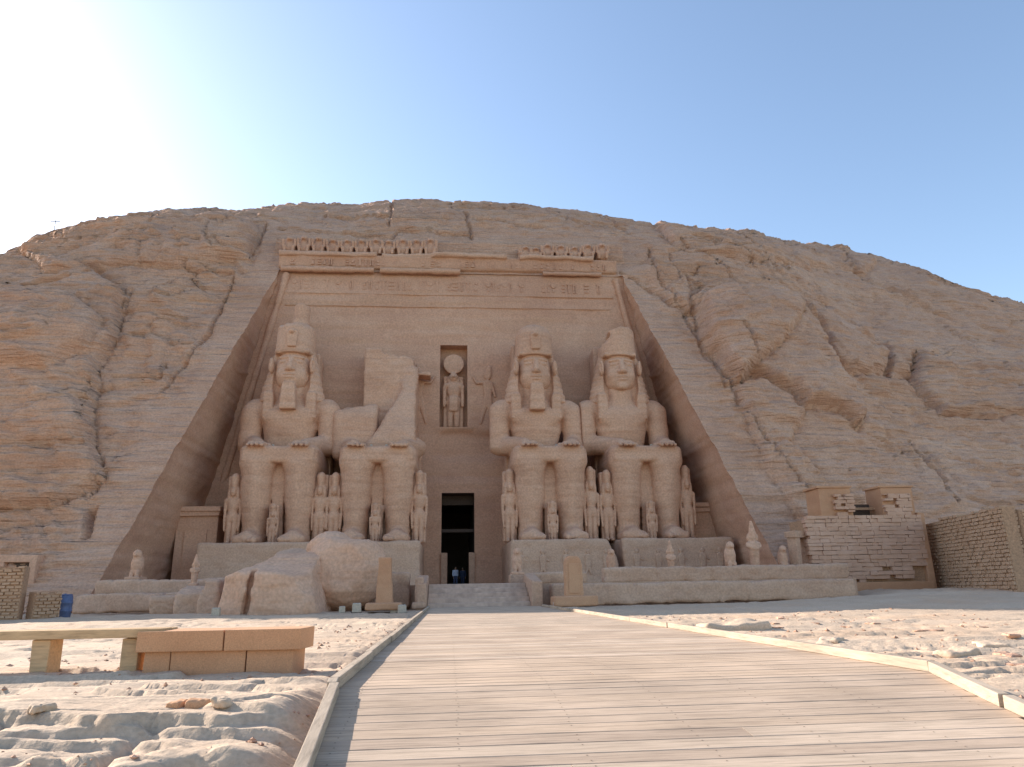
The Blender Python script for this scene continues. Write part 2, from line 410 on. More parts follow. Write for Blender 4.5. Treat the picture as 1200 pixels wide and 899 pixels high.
kx = px + 3 * fbm(X * .9, Y * .9, Z * .9, 4, 171); ky = py + 3 * fbm(X * .9, Y * .9, Z * .9, 4, 172)
cd_ = np.full(X.shape, 99.0)
for ln in CRACKS:
    for (ax, ay), (bx, by) in zip(ln, ln[1:]):
        t = np.clip(((kx - ax) * (bx - ax) + (ky - ay) * (by - ay)) / ((bx - ax) ** 2 + (by - ay) ** 2), 0, 1)
        cd_ = np.minimum(cd_, np.hypot(kx - ax - t * (bx - ax), ky - ay - t * (by - ay)))
cw = 1.1 + 1.1 * fbm(X * .4, Y * .4, Z * .4, 2, 173)
disp = disp - .62 * sstep(cw + 1.2, cw * .3, cd_) * (row <= NA + NB) + .12 * sstep(7, 2, cd_) * (row <= NA + NB)
Y2 = Y - .9 * disp; Z2 = Z + .32 * disp * sstep(1.5, 6, Z)
# ledge and back plane of the baboon frieze above the cornice
fz = sstep(18.2, 17.6, np.abs(X - XC + .2)) * (Z > HF + 1.9) * (Z < HF + 4.35)
Y2 = np.where(fz > .5, (68.5 + .05 * fbm(X, X * 0, Z, 3, 8)), Y2)
Z2 = np.maximum(Z2, -.6 + 0 * Z2)
V = np.stack([X, Y2, Z2], -1)
nr = XG.shape[0]
ids = np.arange(nr * NU).reshape(nr, NU)
q = np.stack([ids[:-1, :-1], ids[:-1, 1:], ids[1:, 1:], ids[1:, :-1]], -1)
keep = np.ones((nr - 1, NU - 1), bool); keep[:NA, i0:i1] = False
me = mesh_np('hill', V.reshape(-1, 3), q[keep].reshape(-1, 4), M_CLIFF)
hill = structure(link('hill', me)); hill['label'] = 'rounded sandstone hill with bedding ledges and boulder shelves above the temple'

# ================================================================== the temple facade
def wall_y(z): return 66.0 + 1.35 * z / HF
facade = thing('temple_facade', 'huge rock-cut sandstone temple facade recessed into the hill with frieze and doorway', 'temple', (XC, 66, 0))
def fpart(name, me):
    o = link(name, me, facade); o.location = (-XC, -66, 0); return o
DOOR = (-.72, 2.22, 1.15, 9.35); NICHE = (-1.0, 1.62, 15.6, 23.8)
def lines(a, b, step, extra):
    v = sorted(set(list(np.round(np.linspace(a, b, int((b - a) / step) + 2), 4)) + extra))
    out = [v[0]]
    for t in v[1:]:
        if t in extra and t - out[-1] < .08 and out[-1] not in extra: out[-1] = t
        elif t - out[-1] > .06 or t in extra: out.append(t)
    return np.array(out)
gx = lines(-25, 25.6, .2, [DOOR[0], DOOR[1], NICHE[0], NICHE[1]]); gz = lines(0, HF + .3, .2, [DOOR[2], DOOR[3], NICHE[2], NICHE[3]])
GX, GZ = np.meshgrid(gx, gz)
def in_rect(x, z, r, g=0): return (x > r[0] - g) & (x < r[1] + g) & (z > r[2] - g) & (z < r[3] + g)
rough = .10 * fbm(GX * .3, GX * 0, GZ * .8, 4, 91) + .07 * fbm(GX * .1, GX * 0, GZ * 2.4, 3, 92)
rough = rough * np.where(in_rect(GX, GZ, DOOR, .3) | in_rect(GX, GZ, NICHE, .3), .0, 1)
# weathered hollow and broken ledge under the niche, bedding line across the lower wall
hol = sstep(3.4, 2.2, np.abs(GX - 1.6 - .2 * (GZ - 14))) * sstep(12.2, 13.0, GZ + .3 * fbm(GX, GX * 0, GZ, 3, 93)) * sstep(15.9, 14.8, GZ + .5 * fbm(GX * .7, GX * 0, GZ, 3, 94) + .12 * np.abs(GX - 1))
GYw = wall_y(GZ) + rough + .45 * hol * ~in_rect(GX, GZ, NICHE, .3)
GYw = GYw - .35 * sstep(10.9, 10.3, GZ + .15 * fbm(GX * .6, GX * 0, GZ * 0, 3, 95))
idw = np.arange(GX.size).reshape(GX.shape)
qw = np.stack([idw[:-1, :-1], idw[:-1, 1:], idw[1:, 1:], idw[1:, :-1]], -1)
mxx, mzz = (GX[:-1, :-1] + GX[1:, 1:]) / 2, (GZ[:-1, :-1] + GZ[1:, 1:]) / 2
kp = ~in_rect(mxx, mzz, DOOR) & ~in_rect(mxx, mzz, NICHE) & (np.abs(mxx - XC) < half_w(mzz) + .6)
fpart('back_wall', mesh_np('back_wall', np.stack([GX, GYw, GZ], -1).reshape(-1, 3), qw[kp].reshape(-1, 4), M_WALL))
for sgn, ci in ((-1, i0), (1, i1)):
    ex, ey, ez = V[:NA + 1, ci, 0], V[:NA + 1, ci, 1], V[:NA + 1, ci, 2]
    W = 70; w = np.linspace(0, 1, W)[None, :]
    yb = wall_y(ez) + .5
    YY = ey[:, None] + (np.maximum(yb, ey + .02) - ey)[:, None] * w; ZZ = ez[:, None] + 0 * w
    d = .07 * fbm(YY * .25, ZZ * .5, 0 * ZZ, 4, 97) + .06 * fbm(YY * .9, ZZ * 1.6, 0 * ZZ, 3, 98)
    d = d - .10 * sstep(.05, .0, np.abs(fbm(YY * .12, ZZ * .12, 0 * ZZ, 3, 99))) 
    XX = ex[:, None] + sgn * (d + .05) * sstep(0, .05, w)
    ii = np.arange(XX.size).reshape(XX.shape)
    qq = np.stack([ii[:-1, :-1], ii[:-1, 1:], ii[1:, 1:], ii[1:, :-1]], -1).reshape(-1, 4)
    if sgn > 0: qq = qq[:, ::-1]
    fpart('side_wall', mesh_np('side_wall', np.stack([XX, YY, ZZ], -1).reshape(-1, 3), qq, M_WALL))
# torus mouldings: down both edges and along the top
def moulding(pts, r, name='torus_moulding', mat=M_WALL, n=10):
    pts = np.array(pts, float); rings = []
    tot = np.concatenate([[0], np.cumsum(np.linalg.norm(np.diff(pts, axis=0), axis=1))]); m_ = int(tot[-1] / .35) + 2
    P = np.stack([np.interp(np.linspace(0, tot[-1], m_), tot, pts[:, k]) for k in range(3)], 1)
    dr = pts[-1] - pts[0]; dr = dr / np.linalg.norm(dr); u = np.cross(dr, [0, 1, 0]); u /= np.linalg.norm(u); v = np.cross(dr, u)
    rr = r * (1 + .18 * vnoise(P[:, 0] * 1.3, P[:, 1], P[:, 2] * 1.3, 3) + .12 * vnoise(P[:, 0] * 4, P[:, 1], P[:, 2] * 4, 4))
    for k in range(n):
        a = 2 * math.pi * k / n; rings.append(P + (u * math.cos(a) + v * math.sin(a)) * rr[:, None])
    Vv = np.stack(rings, 1); jj = np.arange(Vv.shape[0] * n).reshape(-1, n)
    qf = np.stack([jj[:-1], np.roll(jj, -1, 1)[:-1], np.roll(jj, -1, 1)[1:], jj[1:]], -1).reshape(-1, 4)
    return fpart(name, mesh_np(name, Vv.reshape(-1, 3), qf, mat))
for sg in (-1, 1):
    moulding([(XC + sg * (half_w(z) - .75), wall_y(z) - .05, z) for z in (1, 16, HF - .3)], .33)
for a_, b_ in ((-16.6, -7.6), (-7.0, .9), (9.2, 15.2)):
    moulding([(a_, 66.9, HF + .05), (b_, 66.9, HF + .05)], .30 if a_ < 0 else .2)
# cornice: cavetto band with cartouche relief, broken into surviving lengths
def strip(name, x0, x1, prof, seed, mat=M_WALL, wear=.12, breaky=0):
    """prof: list of (y, z) from bottom to top; extruded along x with worn edges"""
    xs = np.arange(x0, x1 + .01, .25); P = np.array(prof, float); n = len(P)
    XX = np.repeat(xs[:, None], n, 1); YY = np.repeat(P[None, :, 0], len(xs), 0); ZZ = np.repeat(P[None, :, 1], len(xs), 0)
    w_ = wear * (fbm(XX * .5, YY, ZZ * .8, 4, seed)) + breaky * np.maximum(0, fbm(XX * .35, 0 * YY, 0 * ZZ, 3, seed + 4))
    YY = YY + w_; ZZ = ZZ + wear * .6 * fbm(XX * .6, YY, ZZ, 3, seed + 9)
    ii = np.arange(XX.size).reshape(XX.shape)
    qq = np.stack([ii[:-1, :-1], ii[1:, :-1], ii[1:, 1:], ii[:-1, 1:]], -1).reshape(-1, 4).tolist()
    me = bpy.data.meshes.new(name)
    ends = [list(ii[0]), list(ii[-1][::-1])]
    me.from_pydata(np.stack([XX, YY, ZZ], -1).reshape(-1, 3).tolist(), [], qq + [[int(t) for t in e] for e in ends]); me.materials.append(mat)
    for p_ in me.polygons: p_.use_smooth = len(p_.vertices) == 4
    return fpart(name, me)
z0 = HF
strip('cornice', -16.9, 16.9, [(68.9, z0 + .32), (67.05, z0 + .34), (67.0, z0 + .6), (66.98, z0 + 1.1), (66.85, z0 + 1.5), (66.8, z0 + 1.62), (69.9, z0 + 1.75)], 101, breaky=.15)
strip('cornice_ledge', -6.9, 5.6, [(68.9, z0 + 1.55), (66.6, z0 + 1.55), (66.5, z0 + 1.68), (66.5, z0 + 1.95), (66.65, z0 + 2.03), (69.9, z0 + 2.1)], 103, M_STAT, .28, .9)
strip('cornice_ledge', 6.9, 14.6, [(68.9, z0 + 1.5), (66.65, z0 + 1.52), (66.55, z0 + 1.62), (66.55, z0 + 1.9), (66.7, z0 + 2.0), (69.9, z0 + 2.1)], 104, M_STAT, .3, 1.0)
strip('cornice_ledge', -16.9, -7.3, [(68.9, z0 + 1.5), (66.75, z0 + 1.5), (66.7, z0 + 1.6), (66.7, z0 + 1.9), (66.85, z0 + 2.0), (69.9, z0 + 2.1)], 105, M_WALL, .2, .2)
# bands of raised glyphs
def glyphs(x0, x1, z0_, z1_, yb, seed, dens=1.0, columns=False):
    rnd = random.Random(seed); g = MB(); x = x0
    while x < x1:
        w = rnd.uniform(.28, .6)
        if rnd.random() < .93 * dens:
            h = z1_ - z0_; kind = rnd.randrange(6); zc = (z0_ + z1_) / 2; cx_ = x + w / 2; D_ = .12
            yy = yb(cx_, zc)
            if kind == 0: g.box((cx_, yy, zc), (w * .35, D_, h * .9)); g.box((cx_, yy, zc + h * .36), (w * .8, D_ * .9, h * .14))
            elif kind == 1:
                for k in range(3): g.box((cx_, yy, zc + (k - 1) * h * .3), (w * .85, D_, h * .12))
            elif kind == 2: g.tube((cx_, yy - D_ / 2, zc + h * .2), (cx_, yy + D_ / 2, zc + h * .2), h * .2, n=10); g.box((cx_, yy, zc - h * .22), (w * .7, D_, h * .3), taper=.6)
            elif kind == 3: g.box((cx_, yy, zc - h * .1), (w * .6, D_, h * .5), taper=.5); g.box((cx_ + w * .15, yy, zc + h * .3), (w * .3, D_, h * .22), ry=.5)
            elif kind == 4: g.box((cx_ - w * .2, yy, zc), (w * .2, D_, h * .85)); g.box((cx_ + w * .2, yy, zc), (w * .2, D_, h * .85)); g.box((cx_, yy, zc + h * .3), (w * .7, D_ * .8, h * .12))
            else: g.box((cx_, yy, zc - h * .3), (w * .9, D_, h * .16)); g.box((cx_, yy, zc + h * .12), (w * .4, D_, h * .4), ry=.35)
        x += w + rnd.uniform(.1, .2)
    return g.build('hieroglyph_band', M_WALL, facade, (-XC, -66, 0))
glyphs(-15.5, 15.3, HF - 2.0, HF - .75, lambda x, z: wall_y(z) - .0, 3, .8)
glyphs(-15.8, 15.5, z0 + .5, z0 + 1.35, lambda x, z: 67.0, 5, .8)
strip('wall_fillet', -16.4, 16.4, [(67.5, HF - 2.45), (67.16, HF - 2.4), (67.14, HF - 2.28), (67.5, HF - 2.22)], 107, wear=.08)
strip('wall_fillet', -16.0, 16.0, [(67.4, HF - 3.75), (67.1, HF - 3.7), (67.08, HF - 3.6), (67.4, HF - 3.55)], 108, wear=.1)
# squatting baboons with raised paws along the frieze
def baboon_sdf(x, y, z):
    ax = np.abs(x)
    d = ell(x, y, z, (0, .05, .75), (.50, .42, .72))
    d = smin(d, ell(x, y, z, (0, -.12, 1.72), (.34, .36, .33)), .15)
    d = smin(d, ell(x, y, z, (0, -.42, 1.62), (.17, .25, .15)), .1)
    d = smin(d, ell(x, y, z, (0, .1, 1.35), (.55, .36, .45)), .15)
    d = smin(d, cap(ax, y, z, (.42, -.05, 1.2), (.52, -.32, .85), .14, .12), .08)
    d = smin(d, cap(ax, y, z, (.52, -.32, .85), (.52, -.46, 1.45), .12, .1), .06)
    d = smin(d, ell(ax, y, z, (.52, -.48, 1.55), (.11, .07, .16)), .05)
    d = smin(d, cap(ax, y, z, (.36, -.1, .35), (.38, -.5, .7), .2, .15), .1)
    d = smin(d, cap(ax, y, z, (.38, -.5, .7), (.34, -.5, .1), .14, .12), .08)
    d = smin(d, rbox(x, y, z, (0, .38, 1.05), (.62, .2, 1.0), .08), .06)
    return d + .03 * fbm(x * 2, y * 2, z * 2, 2, 3)
bme = sdf_mesh('baboon_figure', baboon_sdf, (-.9, -.9, -.05), (.9, .75, 2.25), .075, M_WALL)
bx_ = [-16.1 + 1.42 * k for k in range(7)] + [-6.3 + 1.4 * k for k in range(4)] + [7.6, 8.7, 9.9, 11.3, 12.7, 14.1, 15.6]
for k, xb in enumerate(bx_):
    o = link('baboon_figure', bme, facade, (xb - XC, 67.75 - 66, z0 + 2.0))
    sc_ = 1.0 if k < 11 else (.66, .6, .85, .8, .72, .9, .95)[k - 11]
    if k < 11: sc_ = random.uniform(.84, 1.04)
    o.scale = (1.12, 1, 1.0 * sc_); o.rotation_euler.z = random.uniform(-.08, .08)
# doorway: passage, lintel beam, jamb blocks
g = MB(); y0_, y1_ = 66.3, 82
def opening(mb, r, front, back):             # reveals and back wall of an opening, front edge lying in the wall
    b = mb.b; x0, x1, z0_, z1_ = r; F = [b.verts.new((x, front(z), z)) for x, z in ((x0, z0_), (x1, z0_), (x1, z1_), (x0, z1_))]
    B = [b.verts.new((x, back, z)) for x, z in ((x0, z0_), (x1, z0_), (x1, z1_), (x0, z1_))]
    for k in range(4): b.faces.new((F[k], F[(k + 1) % 4], B[(k + 1) % 4], B[k]))
    b.faces.new(B)
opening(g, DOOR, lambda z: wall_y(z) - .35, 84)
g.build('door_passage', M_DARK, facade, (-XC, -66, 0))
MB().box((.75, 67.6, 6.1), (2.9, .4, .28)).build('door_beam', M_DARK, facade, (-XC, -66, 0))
MB().box((.75, 68.2, 8.9), (2.9, .5, .85)).build('lintel', M_DARK, facade, (-XC, -66, 0))  # beam and lintel coloured dark to paint in the passage shade
for xj in (-.45, 1.98):
    MB().box((xj, 65.9, 2.6), (.55, .9, 2.9), jit=.04, bev=.05).build('door_jamb', M_PED, facade, (-XC, -66, 0))
g = MB(); opening(g, NICHE, wall_y, 68.3); g.build('niche', M_WALL, facade, (-XC, -66, 0))
# sunk-relief kings at both sides of the niche
def relief(sg):
    def fn(x, y, z):
        x = x * sg
        d = cap(x, y, z, (.1, 0, 3.9), (0, 0, 2.6), .42, .34)
        d = smin(d, cap(x, y, z, (.15, 0, 2.5), (.75, 0, .1), .32, .16), .1); d = smin(d, cap(x, y, z, (0, 0, 2.5), (-.45, 0, .1), .32, .16), .1)
        d = smin(d, ell(x, y, z, (.05, 0, 4.75), (.36, .3, .42)), .08); d = smin(d, cap(x, y, z, (0, 0, 5.0), (-.12, 0, 5.6), .34, .2), .06)
        d = smin(d, cap(x, y, z, (.2, 0, 4.1), (1.1, 0, 4.0), .16, .13), .06); d = smin(d, cap(x, y, z, (1.1, 0, 4.0), (1.5, 0, 4.7), .13, .1), .05)
        d = smin(d, cap(x, y, z, (-.3, 0, 4.0), (-.65, 0, 2.7), .16, .12), .06)
        return smax(d, np.abs(y) - .16, .06)
    return sdf_mesh('relief_figure', fn, (-2, -.4, -.2), (2, .4, 6.2), .08, M_WALL)
for sg, xr_ in ((1, -3.0), (-1, 3.6)):
    o = link('relief_figure', relief(sg), facade, (xr_ - XC, wall_y(18) - 66 - .02, 15.9))
# ================================================================== colossi
def erode(x, y, z, a, sd_): return a * (.6 * fbm(x * .5, y * .5, z * .9, 3, sd_) + .4 * fbm(x * 1.4, y * 1.4, z * 3.2, 3, sd_ + 5))
def legs_sdf(x, y, z, seed):
    ax = np.abs(x); k = 1.69
    d = cap(ax, y, z, (k, -2.15, 6.4), (k, 3, 6.3), 1.32, 1.5)                      # thighs under the kilt
    d = smin(d, rbox(ax, y, z, (k, .2, 6.9), (1.42, 3.3, .95), .5), .3)
    d = smin(d, cap(ax, y, z, (k, -2.15, 6.2), (k - .02, -1.95, .7), 1.30, .92), .25)   # knee to calf
    d = smin(d, ell(ax, y, z, (k + .05, -1.8, 4.0), (1.2, 1.25, 2.1)), .35)
    d = smin(d, cap(ax, y, z, (k, -3.05, 5.6), (k, -2.75, 1.9), .28, .16), .5)           # shin edge
    d = smin(d, ell(ax, y, z, (k + .8, -1.9, 1.05), (.22, .3, .3)), .2)
    # feet with five toes
    d = smin(d, cap(ax, y, z, (k, -1.9, .55), (k + .05, -3.9, .38), .78, .62), .3)
    d = smin(d, rbox(ax, y, z, (k + .06, -3.0, .3), (.95, 1.5, .32), .25), .3)
    for t in range(5):
        tx = k - .68 + t * .36; ty = -4.75 + (t * .13); r_ = (.27, .21, .2, .19, .17)[t]
        d = smin(d, cap(ax, y, z, (tx, -3.9, .34), (tx, ty, .22), r_, r_ * .9), .05)
    # kilt: skirt hem over the knees and the panel between the legs
    d = smin(d, rbox(x, y, z, (0, -1.25, 7.08), (2.9, 2.05, .68), .3), .12)
    d = np.minimum(d, rbox(x, y, z, (0, -1.75, 3.7), (.5, .4, 3.6), .05))
    d = np.minimum(d, rbox(x, y, z, (0, -2.2, 7.2), (.6, 1.1, .2), .08))
    return d
def throne_sdf(x, y, z):
    d = rbox(x, y, z, (0, 1.5, 2.9), (3.35, 2.9, 2.95), .12)
    d = np.minimum(d, rbox(x, y, z, (0, 3.2, 4.0), (3.35, 1.0, 4.0), .12))
    return d + erode(x, y, z, .12, 7)
def arm_sdf(x, y, z, sg, hx):
    """upper arm, forearm on the thigh and a flat hand with five fingers"""
    X_ = (x - hx) * sg
    d = cap(X_, y, z, (3.22, 1.0, 11.5), (3.4, .85, 8.55), 1.0, .88)
    x = x * sg
    d = smin(d, cap(x, y, z, (3.05 + hx * sg * .7, .8, 8.5), (2.0, -2.0, 8.0), .88, .6), .35)
    d = smin(d, rbox(x, y, z, (1.78, -2.55, 7.92), (.68, .75, .28), .2), .25)
    for t in range(4):
        tx = 1.18 + t * .37; ln = (3.75, 3.95, 3.9, 3.7)[t]
        d = smin(d, cap(x, y, z, (tx, -2.9, 7.95), (tx, -ln, 7.72), .2, .17), .04)
    return smin(d, cap(x, y, z, (1.2, -2.1, 7.95), (.82, -2.9, 7.9), .2, .16), .06)      # thumb lies beside the palm
def torso_sdf(x, y, z, hx):
    x = x - hx
    ax = np.abs(x)
    d = ell(x, y, z, (0, 1.25, 10.4), (2.35, 1.7, 2.5))
    d = smin(d, rbox(x, y, z, (0, 1.3, 9.0), (1.95, 1.3, 1.9), .8), .5)
    d = smin(d, cap(ax, y, z, (.4, 1.4, 12.0), (3.0, 1.2, 11.75), 1.05, 1.0), .6)       # shoulders
    d = smin(d, ell(ax, y, z, (1.1, .05, 11.0), (1.15, .5, .8)), .4)                     # breast
    d = smin(d, cap(x, y, z, (0, 1.2, 12), (0, .9, 13.6), 1.3, 1.2), .3)
    d = np.maximum(d, -(cap(x, y, z, (0, -.52, 8.5), (0, -.5, 8.52), .16, .16)))
    return d
def nemes_sdf(x, y, z):
    """striped headcloth: wings beside the face, lappets on the chest"""
    ax = np.abs(x)
    w = np.interp(z, [12.0, 12.5, 16.9, 17.2], [2.85, 2.85, 1.78, 1.6])
    yc = np.interp(z, [12, 17], [1.0, 1.0])
    hd = np.interp(z, [12.2, 13.5, 16, 17.2], [1.5, 1.35, 1.3, 1.2])
    d = np.maximum(np.sqrt((ax / w) ** 2 + ((y - yc) / hd) ** 2) * 1.0 - 1, 0 * x - 1) * np.minimum(w, hd)
    d = np.where(d < 0, np.maximum(d, -1), d)
    d = smax(d, np.maximum(12.25 - z, z - 17.2), .15)
    d = np.minimum(d, rbox(ax, y, z, (1.5, .12, 11.9), (.75, .42, 1.2), .2))
    d = d + .022 * np.sin(z * 11) * sstep(1.3, 1.7, ax)
    d = smax(d, -rbox(x, y, z, (0, -1.0, 14.2), (1.55 - .25 * sstep(13.6, 12.4, z), 1.4, 2.9), .3), .15)             # opening for the face
    return d
def head_sdf(x, y, z, worn=0):
    ax = np.abs(x)
    d = ell(x, y, z, (0, .75, 15.2), (1.55, 1.5, 2.0))
    d = smin(d, ell(x, y, z, (0, .25, 14.3), (1.25, 1.15, 1.05)), .35)                   # jaw
    d = smin(d, ell(x, y, z, (0, -.55, 13.62), (.48, .38, .32)), .25)                    # chin
    d = smin(d, ell(ax, y, z, (.72, -.22, 14.65), (.48, .42, .5)), .3)                   # cheeks
    d = smin(d, rbox(x, y, z, (0, .75, 16.7), (1.5, 1.22, .2), .2), .1)                   # brow band
    d = smin(d, cap(ax, y, z, (.22, -.62, 16.12), (1.05, -.35, 16.05), .14, .09), .1)    # eyebrows
    d = smax(d, -ell(ax, y, z, (.64, -.82, 15.68), (.48, .33, .26)), .12)                # eye sockets
    d = smin(d, ell(ax, y, z, (.62, -.42, 15.68), (.36, .22, .17)), .04)                 # eyeballs
    d = smin(d, cap(ax, y, z, (.28, -.60, 15.82), (1.0, -.42, 15.74), .065, .055), .03)
    d = smin(d, cap(ax, y, z, (.28, -.60, 15.54), (.95, -.42, 15.6), .055, .05), .03)
    d = smin(d, cap(x, y, z, (0, -.62, 15.95), (0, -1.02, 15.0), .2, .27), .14)          # nose
    d = smin(d, ell(ax, y, z, (.26, -.82, 14.92), (.2, .24, .16)), .08)
    d = smin(d, ell(x, y, z, (0, -.74, 14.45), (.58, .28, .13)), .06)                    # lips
    d = smin(d, ell(x, y, z, (0, -.74, 14.2), (.48, .26, .13)), .05)
    d = smax(d, -cap(ax, y, z, (0, -1.02, 14.33), (.6, -.84, 14.36), .05, .04), .04)
    # ears
    d = smin(d, ell(ax, y, z, (1.74, -.1, 15.45), (.24, .42, .72)), .06)
    d = smax(d, -ell(ax, y, z, (1.9, -.4, 15.5), (.14, .2, .42)), .05)
    return d
def crown_sdf(kind):
    def fn(x, y, z):
        w = np.interp(z, [16.6, 17.2, 19, 21], [1.72, 1.72, 1.66, 1.6])
        d = np.sqrt(x * x + (y - .95) ** 2) - w
        top = {'double': 20.1, 'round': 19.9, 'broken': 19.35}[kind]
        if kind == 'round':
            d = smax(d, z - 18.8 - .0 * x, .1); d = smin(d, ell(x, y, z, (0, .95, 18.6), (1.62, 1.62, 1.25)), .1)
        elif kind == 'broken':
            br = top - .35 * sstep(.3, -.5, x) - 1.25 * sstep(-.75, -1.15, x + .25 * vnoise(z * 2, y, 0, 3)) - .2 * vnoise(x * 2, y * 2, 0, 4)
            d = smax(d, (z - br) * .7, .12)
        else:
            d = smax(d, z - 19.3 + .12 * vnoise(x * 3, y * 3, 0, 1), .5)
            d = smin(d, cap(x, y, z, (.2, 1.0, 18.9), (.3, 1.05, 20.2), .95, .68), .4)
            d = smin(d, cap(x, y, z, (.3, 1.05, 20.0), (.35, 1.05, 21.2), .66, .70), .2)
            d = smax(d, z - 21.5 + .2 * vnoise(x * 3, y * 3, 0, 2), .1)
        d = smax(d, 16.55 - z, .1)
        return d + erode(x, y, z, .08, 33)
    return fn
def uraeus_sdf(x, y, z):
    d = rbox(x, y, z, (0, -.72, 17.75), (np.interp(z, [16.8, 18.2, 18.6], [.38, .5, .42]), .28, .8), .15)
    return smin(d, ell(x, y, z, (0, -.98, 18.35), (.26, .3, .24)), .08)
def beard_sdf(x, y, z):
    w = np.interp(z, [11.4, 13.7], [.70, .54])
    return smax(rbox(x, y, z, (0, -.62, 12.55), (w, .48, 1.2), .12), 0 * x - 9, .01) + .02 * np.sin(z * 8) + erode(x, y, z, .04, 12)
def carve(name, fn, lo, hi, h, parent, loc=None, mat=None):
    return link(name, sdf_mesh(name, fn, lo, hi, h, mat or M_STAT), parent, loc)
PT = 4.55
_throne = sdf_mesh('throne', throne_sdf, (-3.7, -1.9, -.1), (3.7, 4.8, 8.4), .13, M_STAT)
_nemes = sdf_mesh('headcloth', lambda x, y, z: nemes_sdf(x, y, z) + erode(x, y, z, .05, 21), (-3.1, -1.0, 10.4), (3.1, 2.7, 17.5), .09, M_STAT)
_ura = sdf_mesh('brow_cobra', uraeus_sdf, (-.8, -1.5, 16.7), (.8, -.2, 18.8), .06, M_STAT)
def colossus(x0, label, hx, crown, beard=True, seed=1, pillar=18.2, rz=0, worn_face=False):
    t = thing('seated_colossus', label, 'statue', (x0, 62, PT), rz, 'seated colossi of the facade')
    def body(x, y, z):
        o = hx * sstep(6.5, 11.5, z)
        d = smin(legs_sdf(x, y, z, seed), torso_sdf(x, y, z, hx), .35)
        for sg in (-1, 1): d = smin(d, arm_sdf(x, y, z, sg, hx), .12)
        if worn_face: d = smax(d, -ell(x, y, z, (.3, -1.4, 9.2), (1.3, 1.0, 1.3)), .3)
        return d + erode(x, y, z, .11, 40 + seed)
    carve('body', body, (-4.9, -5.4, -.1), (4.9, 3.6, 14.2), .1, t)
    hd = carve('head', lambda x, y, z: head_sdf(x, y, z) + erode(x, y, z, .035, 60 + seed), (-2.1, -1.6, 12.9), (2.1, 2.5, 17.4), .055, t, (hx, 0, 0))
    link('headcloth', _nemes, t, (hx, 0, 0))
    carve('crown', crown_sdf(crown), (-2.1, -1.1, 16.4), (2.1, 3.0, 21.9), .09, t, (hx, 0, 0))
    if not worn_face: link('brow_cobra', _ura, t, (hx, 0, 0))
    if beard: carve('beard', beard_sdf, (-1, -1.3, 11.3), (1, .1, 13.95), .06, t, (hx, 0, 0))
    link('throne', _throne, t)
    carve('back_pillar', lambda x, y, z: rbox(x, y, z, (0, 3.7, pillar / 2), (1.85, 1.1, pillar / 2), .15) + erode(x, y, z, .12, 80 + seed), (-2.3, 2.2, -.1), (2.3, 5, pillar + .4), .14, t, (hx, 0, 0))
    return t
s1 = colossus(-13.75, 'leftmost seated colossus wearing an intact tall double crown and long beard', -.05, 'double', seed=1, pillar=17.5)
s3 = colossus(8.3, 'bearded seated colossus with rounded crown right of the doorway', -.7, 'round', seed=3, pillar=18.6)
s4 = colossus(16.45, 'rightmost seated colossus with chipped flat crown and beard broken off', -1.1, 'broken', beard=False, seed=4, pillar=18.4, worn_face=True)
# the broken one
t2 = thing('seated_colossus', 'broken colossus without head or torso left of the doorway', 'statue', (-5.85, 62, PT), 0, 'seated colossi of the facade')
def body2(x, y, z):
    d = legs_sdf(x, y, z, 2)
    d = smin(d, rbox(x, y, z, (0, 1.8, 8.3), (3.2, 1.9, .9), .4), .3)
    lf = rbox(x, y, z, (-2.35, 1.9, 10.0), (1.9, 2.2, 2.9), .7)                       # stump of the right arm and side
    lf = smax(lf, (z - 12.35 - .15 * x + .35 * fbm(x * .9, y * .9, 0, 3, 47)) * .9, .3); lf = smax(lf, (y * -.75 + (z - 10.9) * .6) * .8 - .25, .3)
    d = smin(d, lf, .2)
    d = smin(d, rbox(x + .2 * z - 2, y, z, (-.9, 3.0, 9.6), (1.7, 1.5, 2.2), .3) + .2 * fbm(x * .8, y * .8, z * .8, 3, 46), .25)
    d = smin(d, cap(x, y, z, (3.0, .8, 8.3), (2.0, -2.2, 7.95), .8, .55), .3)
    d = smin(d, cap(x, y, z, (-3.0, .8, 8.3), (-2.0, -2.4, 7.95), .8, .55), .3)
    for t in range(4):
        for sg in (-1, 1): d = smin(d, cap(x * sg, y, z, (1.18 + t * .37, -2.6, 7.95), (1.18 + t * .37, -3.8, 7.72), .2, .17), .05)
    return d + erode(x, y, z, .13, 45)
carve('body', body2, (-4.9, -5.4, -.1), (4.9, 4.2, 13.6), .11, t2)
def scar(x, y, z):
    d = rbox(x, y, z, (.25, 3.9, 9), (2.25, 1.6, 9.0), .15)
    d = smax(d, z - 17.6 + .35 * (x - .3) + .4 * vnoise(x * 1.2, y, 0, 9) + .2 * vnoise(x * 3.3, y * 2, 0, 10), .08)
    # mass left when the torso sheared away: an inclined face, thicker to the right
    w = rbox(x, y, z, (.4, 2.2, 11.2), (2.45, 3.0, 5.6), .3)
    w = smax(w, ((z - 15.7) * .46 - (y - 2.3)) * .9, .3)
    w = smax(w, ((2.3 - (15.7 - z) * .5 + .25 * np.sin(z * .7)) - x) * .85, .5)
    w = smax(w, (z - 15.6) * .8 - .5 * np.minimum(0, x - 2.2) * .0 - .55 * (x - 1.8), .3)
    d = smin(d, w, .6)
    return d + .16 * fbm(x * .45, y * .45, z * .45, 4, 77) + erode(x, y, z, .15, 78)
carve('broken_torso', scar, (-2.6, -1.4, 6.5), (3.4, 5.2, 18.6), .11, t2)
